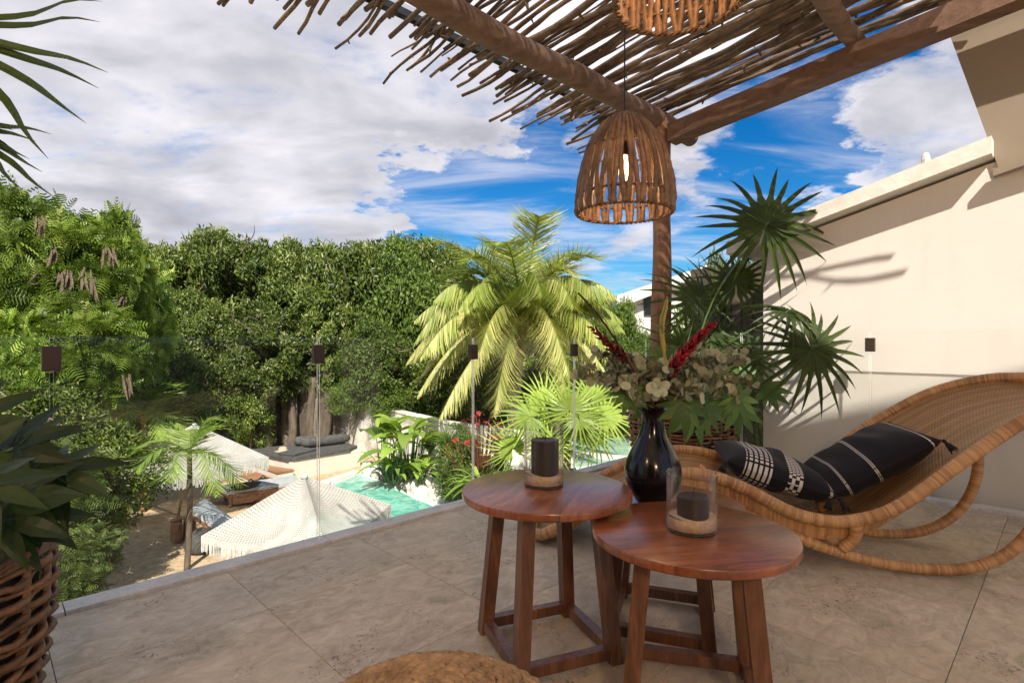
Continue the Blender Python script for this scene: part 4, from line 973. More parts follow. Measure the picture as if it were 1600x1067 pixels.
def cushion(label, c, X, Y, size, thick, mt, sx=1.0, bend=0, seed=0):
    X = Vector(X).normalized(); Z = X.cross(Vector(Y)).normalized(); Yv = Z.cross(X); rd = random.Random(seed)
    t = thing('cushion', label, 'cushion', c, 'black patterned cushions on the chaise'); n = 40
    def surf_(sign):
        def fn(i, j):
            a, b_ = 2*i-1, 2*j-1
            e = (max(0, (1-a**2)*(1-b_**2)))**.42
            pin = 1-.06*(1-abs(a*b_))
            x = a*size*sx/2*(1-.07*(1-a*a*0)*(1-abs(b_))**0*(1-b_*b_)*abs(a)); y = b_*size/2*(1-.07*(1-a*a)*abs(b_))
            wob = .010*math.sin(5*a+seed)*math.sin(4*b_+1)+.004*math.sin(13*a+3*b_)*e
            return X*x+Yv*y+Z*(sign*(thick/2*e+wob*e)+bend*(a*a))
        return fn
    mb = MB(); mb.grid(surf_(1), n, n); k0_ = len(mb.f); mb.grid(surf_(-1), n, n)
    mb.f = mb.f[:k0_]+[tuple(reversed(f)) for f in mb.f[k0_:]]
    B(mb, 'cover', mt, t, True, True)
    for (a, b_) in ((-1, -1), (1, -1), (1, 1), (-1, 1)):
        p = X*(a*size*sx/2)+Yv*(b_*size/2)+Z*bend; d = (X*a+Yv*b_).normalized(); mb = MB()
        mb.lathe((0, 0, 0), [(.006, 0), (.010, -.008), (.006, -.018), (.010, -.024), (.016, -.05), (.015, -.056)], 10)
        for q_ in range(10):
            an = q_*.63; mb.tube([(.010*math.cos(an), .010*math.sin(an), -.03), (.017*math.cos(an), .017*math.sin(an), -.062-.004*(q_ % 3))], .0022, 4)
        R_ = (Vector((0, 0, 1))*.75-d*.6).normalized().to_track_quat('Z', 'Y').to_matrix(); mb.v = [R_ @ v+p for v in mb.v]; B(mb, 'tassel', 'tassel', t, True, True)
    return t
cushion('flat black cushion with bands of white checks near the tables', CS(1.17, .40, .365), E1+Vector((0, 0, -.30)), E2+Vector((0, 0, .02))-E1*.06, .53, .20, 'cush0', 1.0, .012, 1)
cushion('black cushion with thin white stripes leaning on the chaise back', CS(1.64, .44, .435), E1*1+Vector((0, 0, .62)), E2, .56, .21, 'cush1', 1.0, .01, 2)

# ------------------------------------------------------------------ woven baskets and pouf
def basket_meshes(nring=20, stakes=26):
    rings = []
    for k in range(nring):
        f = k/(nring-1); r = .80+.16*f+.05*math.sin(PI*f); seg = stakes*4; pts = []
        for i in range(seg):
            a = 2*PI*i/seg; rr = r+.035*math.cos(a*stakes/2+(k % 2)*PI); pts.append(Vector((rr*math.cos(a), rr*math.sin(a), (.03+.95*f)*1.35+.012*math.sin(a*stakes/2*.5+k))))
        mb = MB(); mb.tube(pts, .031+.004*math.sin(k*2.1), 6, closed=True, flat=.75); rings.append(mb)
    return rings
def basket(label, c, R, Hs, nring=20, stakes=26, group='woven plant baskets'):
    t = thing('plant_basket', label, 'basket', c, group); rs = basket_meshes(nring, stakes)
    for mb in rs:
        mb.v = [Vector((v.x*R, v.y*R, v.z/1.35*Hs)) for v in mb.v]; B(mb, 'woven_strand', 'basket', t, True, True)
    for k in range(stakes):
        a = 2*PI*(k+.5)/stakes; mb = MB(); mb.tube([Vector((R*r_*math.cos(a), R*r_*math.sin(a), z*Hs)) for r_, z in ((.79, 0), (.88, .35), (.955, .7), (.965, 1.0))], R*.028, 5); B(mb, 'stake', 'basket', t, True, True)
    mb = MB(); mb.lathe((0, 0, 0), [(.72*R, .01), (.86*R, .55*Hs), (.90*R, .90*Hs)], 32, True, False); mb.lathe((0, 0, 0), [(.90*R, .90*Hs), (.01*R, .91*Hs)], 32, False, True); B(mb, 'pot_liner', 'soil', t, False, True)
    n = 60; mb = MB()
    for q_ in range(3):
        pts = [Vector(((.97*R+.018*R*math.cos(9*a+q_*2.1))*math.cos(a), (.97*R+.018*R*math.cos(9*a+q_*2.1))*math.sin(a), Hs+.018*R*math.sin(9*a+q_*2.1))) for a in [2*PI*i/n for i in range(n)]]
        mb.tube(pts, .026*R, 6, closed=True)
    B(mb, 'rim', 'basket', t, True, True); return t
basket('large woven basket with dark leaved plant at the left edge', (-1.585, 1.36, 0), .36, .50, 21, 22)
basket('woven basket in the terrace corner behind the vase', (1.315, 4.28, 0), .40, .50, 19, 26)

# pouf: concentric braids
pf = thing('woven_pouf', 'round braided seagrass pouf at the bottom edge', 'pouf', (-.145, .985, 0))
PR, PH = .262, .388
prof_ = [(0.0, PH), (.10, PH-.002), (.17, PH-.008), (.215, PH-.022), (.245, PH-.05), (.262, PH-.095), (.268, PH-.15), (.262, PH-.23), (.25, .06), (.235, .02)]
pr2 = bez([(r, z, 0) for r, z in prof_], 8); Ls = [0]
for a, b_ in zip(pr2, pr2[1:]): Ls.append(Ls[-1]+(b_-a).length)
def prof_at(L):
    for i in range(1, len(Ls)):
        if Ls[i] >= L: t = (L-Ls[i-1])/max(1e-6, Ls[i]-Ls[i-1]); p = pr2[i-1].lerp(pr2[i], t); d = (pr2[i]-pr2[i-1]).normalized(); return p, d
    return pr2[-1], (pr2[-1]-pr2[-2]).normalized()
L = .012; k = 0; step = .0145
rd = random.Random(9)
while L < Ls[-1]:
    p, d = prof_at(L); r, z = p.x, p.y; nrm_ = Vector((-d.y, d.x)) if False else Vector((d.y*-1, d.x))
    out_ = Vector((-d.y, d.x)); out_ = out_ if out_.y > 0 or out_.x > 0 else -out_
    n = max(6, int(2*PI*r/.030)); mb = MB(); ph = (k % 2)*.5+rd.uniform(-.1, .1)
    for i in range(n):
        a0 = 2*PI*(i+ph)/n; da = 2*PI/n*.72; seg = 5; vs = []
        sl = .0068*(1 if k % 2 else -1)
        pts = []; rsz = []
        for q_ in range(seg):
            t = q_/(seg-1)*2-1; a = a0+da*t; off = sl*t; lift = .0075*(1-t*t)-.003+rd.uniform(-.0008, .0008)
            pr_ = (r+d.x*off+out_.x*lift, z+d.y*off+out_.y*lift); pts.append(Vector((pr_[0]*math.cos(a), pr_[0]*math.sin(a), pr_[1]))); rsz.append(.0082*(1-.62*t*t)*rd.uniform(.8, 1.15))
        mb.tube(pts, rsz, 5, True)
    B(mb, 'braid', 'grass_rope', pf, True, True); L += step; k += 1
mb = MB(); mb.lathe((0, 0, 0), [(max(.002, p.x-.006), p.y-.005) for p in pr2[::-1]], 40, True, True); B(mb, 'filling', 'basketin', pf, True, True)

# ------------------------------------------------------------------ pendant lamps
def bulbmat():
    m, nt, b, o = newmat('lit_bulb'); setp(b, Base_Color=(1, .8, .55, 1), Emission_Color=(1, .62, .30, 1), Emission_Strength=3); return m
MT['bulb'] = bulbmat()
def pendant(label, c, zbot, H, R, ztop, rz=0, power=30):
    t = thing('pendant_lamp', label, 'lamp', (c[0], c[1], zbot), 'rattan pendant lamps', rz); rd = random.Random(31)
    pf_ = bez([(R*.24, H, 0), (R*.50, H*.90, 0), (R*.76, H*.69, 0), (R*.92, H*.44, 0), (R*1.0, H*.17, 0), (R*.985, 0, 0)], 6)
    ns = 46; n = len(pf_)
    for k in range(ns):
        a0 = 2*PI*k/ns; pr_ = 1 if k % 2 else -1; ph = rd.uniform(0, 6)
        pts = []; rs = []
        for i, p in enumerate(pf_):
            f = i/(n-1)      # pairs of strands pinch together at the bands and spread between them
            a = a0+pr_*(2*PI/ns)*.30*math.cos(f*PI*2.0+PI)*(.4+.6*f)+.012*math.sin(8*f+ph); r_ = p.x*(1+.012*math.sin(9*f+ph)+.01*pr_)
            pts.append(Vector((r_*math.cos(a), r_*math.sin(a), p.y))); rs.append(R*(.030+.030*f)*rd.uniform(.8, 1.25))
        mb = MB(); mb.tube(pts, rs, 6); B(mb, 'cane_strand', 'vine', t, True, True)
    for (f, nn) in ((1.0, 60), (.80, 56), (.45, 46), (.16, 24), (0.0, 14)):
        p = pf_[int(f*(n-1))]; mb = MB(); m_ = nn*4
        for q_ in range(2):
            pts = [Vector(((p.x+R*.035*math.cos(a*nn/2+q_*PI))*math.cos(a), (p.x+R*.035*math.cos(a*nn/2+q_*PI))*math.sin(a), p.y+R*.018*math.sin(a*nn/2+q_*PI))) for a in [2*PI*i/m_ for i in range(m_)]]
            mb.tube(pts, R*.019 if f > .5 else R*.012, 5, closed=True)
        B(mb, 'woven_band', 'vine', t, True, True)
    mb = MB(); mb.tube([(0, 0, H*.72), (0, 0, H), (0.0, 0, ztop-zbot)], .0035, 6); B(mb, 'cord', 'cord', t, True, True)
    mb = MB(); mb.lathe((0, 0, 0), [(.018, H*.60), (.020, H*.62), (.020, H*.73), (.008, H*.75)], 14); so = B(mb, 'socket', 'cord', t, 'auto', True)
    mb = MB(); mb.lathe((0, 0, 0), [(.004, H*.34), (.018, H*.355), (.028, H*.40), (.030, H*.45), (.026, H*.51), (.016, H*.57), (.013, H*.60)], 18); B(mb, 'bulb', 'bulb', so, True, True)
    ld = bpy.data.lights.new('bulb_light', 'POINT'); lo = bpy.data.objects.new('bulb_light', ld); COL.objects.link(lo); lo.parent = t; lo.location = (0, 0, H*.29); ld.energy = power; ld.color = (1, .66, .38); ld.shadow_soft_size = .045
LP = 2.6
pendant('lit rattan pendant lamp hanging in front of the pergola post', (.532, 2.6), 1.655, .455, .222, 3.28, .1, LP)
pendant('rattan pendant lamp hanging nearest overhead, cut by the top edge', (.585, 1.92), 2.24, .455, .222, 3.42, .7, LP)

# ================================================================== PLANTS ON THE TERRACE
def fan_leaf(size, rd, n=22, span=330, droop=.35, w_=.040, inner=.42, cup=.0):
    mb = MB(); v_ = rd.uniform(.2, .8)
    for k in range(n):
        a = math.radians(-span/2+span*k/(n-1))+rd.uniform(-.03, .03); L = size*(.86+.14*math.cos(a*.5))*rd.uniform(.9, 1.06); m_ = 7; pts = []; dr = droop*rd.uniform(.5, 1.5); bend = rd.uniform(-.06, .06)
        for i in range(m_+1):
            t = i/m_; r = L*t; an = a+bend*t*t; pts.append(Vector((math.sin(an)*r, math.cos(an)*r, -dr*L*t**2.4+cup*L*t)))
        chord = 2*math.sin(math.radians(span/(n-1))/2)*L
        ws = [chord*.02, chord*.15/2*1.3, inner*chord*.55, w_*size*.85, w_*size*.8, w_*size*.6, w_*size*.34, .0004]
        strip(mb, pts, ws, Vector((0, 0, 1)), .5, min(1, max(0, v_+rd.uniform(-.25, .25))))
    return mb
def fan_plant(t, base, leaves, mt, rd, stemmt='drystem', n=22, span=330, w_=.040, droop=.35, sr=.006):
    base = Vector(base)
    for (p, size, fwd, nrm_) in leaves:
        p = Vector(p); f = Vector(fwd).normalized()
        side = (p-base); side.z = 0
        mb = MB(); mb.tube(bez([base+Vector((rd.uniform(-.04, .04), rd.uniform(-.04, .04), 0)), base.lerp(p, .5)+Vector((0, 0, .10*(p-base).length))-side*.12, p-f*.02, p], 6), [sr*1.3-sr*.5*i/18 for i in range(19)], 6); st = B(mb, 'petiole', 'greenstem', t, True)
        mb = fan_leaf(size, rd, n, span, droop, w_); xf(mb, frame(p, fwd, nrm_)); B(mb, 'fan_leaf', mt, st)
rd = random.Random(3)
bp_ = Vector((1.315, 4.28, .48))
fp = thing('potted_fan_palm', 'dark green fan palm rising from the corner basket beside the post', 'palm', bp_)
fan_plant(fp, bp_, [
    (P(1196, 352, 4.15), .57, (.35, .1, 1), (-.25, -1, .35)),
    (P(1268, 545, 3.85), .47, (.25, -.25, -.85), (-.2, -.75, .75)),
    (P(1232, 488, 4.05), .40, (.8, .1, -.1), (-.1, -.5, 1)),
    (P(1090, 468, 4.5), .46, (-.6, -.1, .5), (.3, -1, .5)),
    (P(1150, 440, 4.75), .42, (.1, .3, 1), (-.4, -1, .2)),
    (P(1120, 520, 4.7), .44, (.9, -.1, .1), (-.2, -.8, .8)),
    (P(1165, 560, 4.4), .42, (.5, -.3, -.5), (-.1, -.8, .7)),
    (P(1070, 545, 4.6), .38, (-.3, -.1, .9), (.1, -1, .2)),
    (P(1135, 610, 4.3), .36, (.2, -.4, -.7), (-.1, -.7, .8))], 'fan', rd, droop=.45)
for (px, py, Y, s_, fw, nn) in ((1195, 608, 4.0, .19, (.9, -.2, .0), (-.1, -.8, .6)), (1150, 640, 3.95, .20, (.4, -.5, -.6), (-.2, -.8, .6)), (1035, 655, 4.0, .18, (-.4, -.4, -.6), (.1, -.8, .6)), (1085, 650, 3.9, .20, (.1, -.5, -.7), (0, -.8, .5)), (1165, 590, 4.3, .17, (.6, 0, .5), (-.2, -1, .3))):
    p = P(px, py, Y); mb = MB(); mb.tube(bez([bp_, bp_.lerp(p, .5)+Vector((0, 0, .12)), p], 6), .005, 5); st = B(mb, 'petiole', 'greenstem', fp, True)
    mb = lobed_leaf(s_, rd, 9, .25); xf(mb, frame(p, fw, nn)); B(mb, 'lobed_leaf', 'lobe', st)
# left basket plant
lb = Vector((-1.585, 1.36, .48))
ph = thing('potted_broad_leaf_plant', 'dark glossy plant with big cut leaves in the left basket', 'plant', lb)
for (px, py, Y, s_, fw, nn) in ((88, 735, 1.50, .20, (.8, -.1, -.25), (.1, -.7, .7)), (22, 700, 1.45, .19, (.5, .1, .3), (.1, -.8, .6)), (25, 770, 1.40, .20, (.7, -.2, -.5), (.1, -.8, .6)),
                              (5, 810, 1.30, .18, (.5, -.3, -.6), (.2, -.8, .5)), (60, 800, 1.46, .17, (.6, 0, -.7), (.3, -.9, .3)), (-40, 660, 1.5, .2, (.5, .3, .5), (.2, -.8, .5)), (-30, 760, 1.25, .19, (.6, 0, -.1), (.1, -.6, .8)),
                              (10, 745, 1.6, .2, (.3, .3, .6), (.1, -.9, .3)), (48, 690, 1.66, .16, (.7, .2, .3), (0, -.8, .6)), (20, 835, 1.42, .15, (.5, -.2, -.3), (0, -.5, .9)), (-20, 820, 1.5, .2, (.2, -.2, .3), (0, -.6, .9)), (-60, 720, 1.4, .22, (.1, 0, .8), (.2, -1, .2))):
    p = P(px, py, Y); mb = MB(); mb.tube(bez([lb, lb.lerp(p, .5)+Vector((-.02, 0, .08)), p], 6), .0055, 6); st = B(mb, 'petiole', 'greenstem', ph, True)
    mb = lobed_leaf(s_*.80, rd, 7, .35); xf(mb, frame(p, fw, nn)); B(mb, 'lobed_leaf', 'broad', st)
fl = thing('tall_fan_palm', 'tall fan palm reaching into the upper left corner', 'palm', (-1.85, 1.75, 0))
def blades(mb, hub, tips, w_, sag=.04):
    for tp in tips:
        d = tp-hub; L = d.length; pts = [hub+d*(i/9)+Vector((0, 0, sag*L*math.sin(PI*i/9)))+Vector((0, -.02*math.sin(i), 0)) for i in range(10)]
        strip(mb, pts, [w_*.2, w_*.7, w_, w_*1.05, w_, w_*.9, w_*.75, w_*.55, w_*.3, .0004], Vector((.1, -1, .4)), .4, rd.uniform(.3, .9))
h1 = P(-95, 62, 1.62)
mb = MB(); blades(mb, h1, [P(90, -60, 1.6), P(163, 5, 1.6), P(160, 37, 1.58), P(173, 116, 1.6), P(158, 140, 1.6), P(138, 194, 1.62), P(79, 249, 1.64), P(10, 300, 1.66), P(-60, 320, 1.66), P(30, -120, 1.6)], .0135, .05); 
mb2 = MB(); mb2.tube(bez([Vector((-1.85, 1.75, 0)), Vector((-1.95, 1.75, .8)), Vector((-1.9, 1.68, 1.5)), h1], 6), .012, 7); st = B(mb2, 'petiole', 'greenstem', fl, True); B(mb, 'fan_leaf', 'fan', st)
h2 = P(-90, 190, 1.75)
mb = MB(); blades(mb, h2, [P(84, 211, 1.7), P(70, 270, 1.72), P(90, 310, 1.76), P(50, 250, 1.7), P(42, 300, 1.7), P(20, 232, 1.72), P(25, 205, 1.72), P(-10, 330, 1.7), P(60, 222, 1.74)], .011, .03)
mb2 = MB(); mb2.tube(bez([Vector((-1.85, 1.75, 0)), Vector((-2.0, 1.75, .9)), h2], 6), .012, 7); st = B(mb2, 'petiole', 'greenstem', fl, True); B(mb, 'fan_leaf', 'fan', st)
mb = MB(); mb.tube([(-1.85, 1.75, 0), (-1.86, 1.76, .25)], [.05, .035], 8); B(mb, 'trunk', 'palmbark', fl, True)

# ================================================================== GARDEN
rd = random.Random(77)
def tree(name, label, cat, base, crown_me, cl, cs, rz, trunk_r=.16, group=None, seed=1, nb=9, tmt='bark'):
    t = thing(name, label, cat, base, group)
    mb = MB(); limbs(mb, (0, 0, 0), (cl[0], cl[1], cl[2]+cs[2]*.5), trunk_r, cs[0]*.8, nb, seed); B(mb, 'trunk', tmt, t, True, True)
    inst('crown', crown_me, t, cl, (0, 0, rz), cs); return t
def mk_crown(nm_, nclump, per, cr, leafL, leafW, mt, tmpl=LEAF2, R=(1, 1, 1), down=.15, shell=.78):
    p, n, v = crown_points(R, nclump, per, cr, shell); k = len(p)
    ax = rdir(k)*.8+n*.35+np.array([0, 0, -down]); return leaf_cloud(nm_, p, ax, n+rdir(k)*.55, leafL*(.5+.95*RNG.random(k)), leafW*(.5+.95*RNG.random(k)), *tmpl, mt, v)
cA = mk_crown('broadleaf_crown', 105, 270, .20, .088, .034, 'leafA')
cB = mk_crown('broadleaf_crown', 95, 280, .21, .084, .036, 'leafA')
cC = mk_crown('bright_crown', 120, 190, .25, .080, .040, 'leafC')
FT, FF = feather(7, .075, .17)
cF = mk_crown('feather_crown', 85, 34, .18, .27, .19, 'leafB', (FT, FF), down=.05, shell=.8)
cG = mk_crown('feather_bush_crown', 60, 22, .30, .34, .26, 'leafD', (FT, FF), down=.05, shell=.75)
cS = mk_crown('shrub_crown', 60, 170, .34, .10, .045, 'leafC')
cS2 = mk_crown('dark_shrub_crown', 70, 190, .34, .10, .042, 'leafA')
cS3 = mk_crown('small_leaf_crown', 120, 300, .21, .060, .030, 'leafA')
def at(px, Y): return (px-800)/F*Y
def zat(py, Y): return CAMZ-(py-533)/F*Y
# main wood: (px centre, Y, crown half width px, top py, bottom py, mesh)
wood = [
 (265, 21, 88, 384, 640, cA, 'broadleaf tree just right of the feathery left tree'),
 (360, 22, 95, 354, 610, cB, 'broadleaf tree behind the white fringed parasol'),
 (455, 22.5, 84, 374, 640, cS3, 'broadleaf tree over the charcoal daybed'),
 (545, 22, 85, 376, 640, cB, 'broadleaf tree behind the brown board wall'),
 (625, 21.5, 72, 380, 655, cC, 'brighter green tree touching the left of the coconut palm'),
 (690, 24, 70, 385, 660, cA, 'broadleaf tree directly behind the coconut palm crown'),
 (800, 27, 80, 470, 660, cB, 'broadleaf tree behind the coconut palm trunk'),
 (905, 27, 80, 500, 660, cA, 'broadleaf tree right of the coconut palm trunk'),
 (310, 18.5, 75, 455, 660, cS3, 'lower tree above the fringed parasol'),
 (585, 19.6, 62, 500, 640, cC, 'round bright bush leaning over the white garden wall'),
 (420, 19.3, 72, 470, 640, cA, 'lower tree left of the daybed wall'),
 (505, 20.6, 60, 480, 640, cB, 'shaded tree between wall and daybed'),
 (690, 20, 60, 530, 670, cS2, 'shaded shrub behind the garden wall and coconut fronds'),
 (770, 21, 60, 560, 680, cS2, 'shaded shrub just left of the coconut trunk'),
 (860, 22, 60, 560, 675, cS2, 'shaded shrub just right of the coconut trunk'),
]
for i, (px, Y, hw, ty, by, me_, lab) in enumerate(wood):
    zt_, zb_ = zat(ty, Y), zat(by, Y); rx = hw/F*Y/1.12; rz_ = (zt_-zb_)/2/1.1; cz = (zt_+zb_)/2
    tq = tree('broadleaf_tree', lab, 'tree', (at(px, Y), Y, GZ), me_, (0, 0, cz-GZ), (rx, rx*.9, rz_), i*1.3, .15, 'wood behind the garden', i)
    for k in range(5):
        a_ = rd.uniform(-2.6, -.5); zz = cz+rz_*rd.uniform(-.75, .7); p0 = Vector((at(px, Y)+rx*.55*math.cos(a_), Y+rx*.55*math.sin(a_), zz)); d_ = Vector((math.cos(a_)*.75+rd.uniform(-.5, .5), math.sin(a_)*.75, rd.uniform(-.1, .7)))*rx*.5
        mb = MB(); pb = bez([p0, p0+d_*.5+Vector((0, 0, rd.uniform(-.12, .12))), p0+d_, p0+d_*1.25+Vector((rd.uniform(-.2, .2), 0, .15))], 3); mb.tube(pb, [.035-.0028*j for j in range(len(pb))], 5); mb.tube([pb[4], pb[4]+Vector((rd.uniform(-.4, .4), -.2, rd.uniform(.1, .4)))], [.018, .006], 4); B(mb, 'bare_branch', 'palmbark', tq, True)
for i in range(7):      # further back, filling the gaps
    Y = 27+1.5*(i % 2); px = 150+i*85; ty = 388+8*math.sin(i*2.1); zt_ = zat(ty, Y); rx = 3.0
    tree('broadleaf_tree', 'treetop at the back of the wood, mostly hidden by nearer crowns', 'tree', (at(px, Y), Y, GZ), (cA, cB)[i % 2], (0, 0, (zt_-3.4)-GZ+.2), (rx, 2.4, 3.4), i*.9+1, .16, 'back row of the wood', 40+i, 6)
# trunks and hanging roots left of the board wall
fg = thing('fig_tree', 'old fig with many brown trunks and hanging roots behind the daybed', 'tree', (at(430, 19.6), 19.6, GZ))
for k in range(26):
    px = 378+k*5.6+rd.uniform(-3, 3); Y = 19.3+rd.uniform(0, 1.4); x = at(px, Y); r = rd.choice((.03, .05, .09, .13)); h = rd.uniform(2.0, 3.4)
    mb = MB(); mb.tube(bez([(x+rd.uniform(-.25, .25), Y, GZ-.1), (x+rd.uniform(-.1, .1), Y, GZ+h*.4), (x, Y+.1, GZ+h)], 5), [r*(1.5-.06*i) for i in range(11)], 7); B(mb, 'trunk', 'bark' if k % 3 else 'palmbark', fg, True)
# left feathery trees
left = [(85, 12.5, 105, 330, 540, cF, 'feathery leaved tree with hanging pods in the upper left'), (180, 13, 62, 338, 540, cF, 'feathery tree with upright tips beside the sky gap'),
        (-10, 11.5, 95, 298, 570, cF, 'feathery tree cut by the left edge'), (120, 11.5, 100, 470, 640, cF, 'lower feathery tree above the small yellow palm'), (10, 10.5, 85, 500, 700, cF, 'shaded feathery tree at the left edge behind the glass clip'),
        (200, 14.5, 70, 400, 610, cF, 'feathery tree behind the pod tree')]
pods_at = {0: [(62, 348), (148, 445), (108, 430), (100, 430), (170, 395), (84, 396), (135, 430)], 3: [(90, 625), (196, 595)], 1: [(172, 400), (190, 470)]}
for i, (px, Y, hw, ty, by, me_, lab) in enumerate(left):
    zt_, zb_ = zat(ty, Y), zat(by, Y); rx = hw/F*Y/1.1; rz_ = (zt_-zb_)/2/1.08; cz = (zt_+zb_)/2
    t = tree('feathery_tree', lab, 'tree', (at(px, Y), Y, GZ), me_, (0, 0, cz-GZ), (rx, rx*.8, rz_), i*2.1, .11, 'feathery leaved trees on the left', 60+i)
    for (qx, qy) in pods_at.get(i, []):
        p = P(qx, qy-10, Y-rx*.8-.1); mb = MB()
        for k in range(5):
            a = p+Vector((rd.uniform(-.07, .07), rd.uniform(-.1, .1), rd.uniform(-.08, .05))); qx = rd.uniform(-.12, .12); ql = rd.uniform(.5, 1.0); strip(mb, [a, a+Vector((qx*.2, 0, -.14*ql)), a+Vector((qx*.7, 0, -.34*ql)), a+Vector((qx*1.4, 0, -.5*ql))], [.010, .026, .028, .004], Vector((0, 1, 0)), .3, .5)
        B(mb, 'seed_pods', 'pod', t)
# dark understory closing the base of the trees
for i, (px, Y, hw, ty, by, me_, lab) in enumerate([
 (215, 16.5, 62, 570, 682, cS, 'green shrub behind the red trunk of the small yellow palm'), (285, 17.0, 55, 590, 690, cS, 'green shrub filling the gap left of the fringed parasol'), (140, 15.5, 60, 590, 690, cS2, 'dark shrub deep in the shade of the feathery trees'),
 (60, 12.8, 90, 560, 760, cS2, 'dark leafy shrub low on the left behind the bare twigs'), (160, 14, 60, 560, 700, cS2, 'dark shrub under the feathery trees beside the red trunk'), (250, 17.5, 60, 560, 690, cS2, 'dark shrub behind the small yellow palm'),
 (330, 19, 60, 560, 680, cS2, 'dark shrub directly behind the fringed parasol'), (395, 18.9, 40, 590, 700, cS2, 'dark shrub beside the fig trunks'), (-20, 9, 90, 600, 820, cS2, 'dark shrub at the left frame edge'),
 (470, 21.5, 60, 540, 680, cS2, 'shaded shrub above the daybed'), (610, 19.2, 40, 600, 660, cS, 'leafy climber spilling over the white garden wall'), (545, 19.3, 32, 590, 650, cS, 'bright climber at the wall corner above the daybed'),
 (975, 23, 46, 470, 640, cC, 'sunlit round bush before the far white house'), (1015, 21, 35, 520, 620, cC, 'sunlit bush left of the post base'), (945, 24, 30, 470, 600, cC, 'small bright bush right of the coconut crown'),
 (1060, 19, 40, 480, 690, cS, 'leafy bush seen through the corner fan palm'), (1120, 12, 45, 420, 700, cS2, 'dark bush behind the corner fan palm leaves'), (1170, 9.5, 42, 428, 720, cS2, 'dark bush against the end of the cream wall'),
 (930, 24, 60, 590, 668, cS2, 'low shaded hedge beyond the far lawn')]):
    zt_, zb_ = zat(ty, Y), zat(by, Y); rx = hw/F*Y/1.1; rz_ = (zt_-zb_)/2/1.08; cz = (zt_+zb_)/2
    t = thing('shrub', lab, 'shrub', (at(px, Y), Y, GZ)); mb = MB(); limbs(mb, (0, 0, 0), (0, 0, cz-GZ), .05, rx*.7, 6, 90+i, .1); B(mb, 'stems', 'bark', t, True, True)
    inst('foliage', me_, t, (0, 0, cz-GZ), (0, 0, i*1.7), (rx, rx*.8, rz_))
# near-left feathery bush below the terrace
for i, (px, py, Y, r, me_, lab) in enumerate([(95, 790, 8.3, .75, cG, 'feathery bush below the balustrade at lower left'), (170, 745, 9.6, .72, cS2, 'glossy leaved bush beside the shaded sand'), (85, 700, 9.5, .85, cS2, 'bush behind the dark potted leaves'),
                                             (95, 895, 6.8, .42, cG, 'low feathery bush nearest the curb at left'), (150, 862, 7.6, .30, cG, 'small feathery sprig bush on the shaded sand')]):
    c = P(px, py, Y); t = thing('feathery_bush' if me_ is cG else 'glossy_bush', lab, 'bush', (c.x, c.y, GZ)); mb = MB(); limbs(mb, (0, 0, 0), (0, 0, c.z-GZ+r*.4), .035, r*1.1, 9, 120+i, .15); B(mb, 'stems', 'curbbark', t, True, True) if False else B(mb, 'stems', 'palmbark', t, True, True)
    inst('foliage', me_, t, (0, 0, c.z-GZ), (0, 0, i*2.2), (r, r, r*1.05))
# bare pale twigs at left
tw_ = thing('bare_twigs', 'bare pale forked branches before the dark shrubs at left', 'branches', P(90, 700, 8.8)+Vector((0, 0, -2)))
for (a, c_, d) in (((55, 690), (75, 662), (108, 680)), ((75, 662), (62, 672), (52, 676)), ((62, 672), (66, 690), (100, 706)), ((100, 706), (130, 722), (160, 720)), ((75, 662), (82, 655), (120, 700)), ((0, 612), (22, 628), (60, 655)), ((145, 710), (160, 722), (215, 718)), ((60, 895), (92, 920), (118, 933)), ((95, 915), (105, 900), (150, 890))):
    mb = MB(); Y = 8.4; mb.tube(bez([P(*a, Y), P(*c_, Y-.1), P(*d, Y+.1)], 4), [.016-.0013*i for i in range(9)], 5); B(mb, 'twig', 'palmbark', tw_, True)

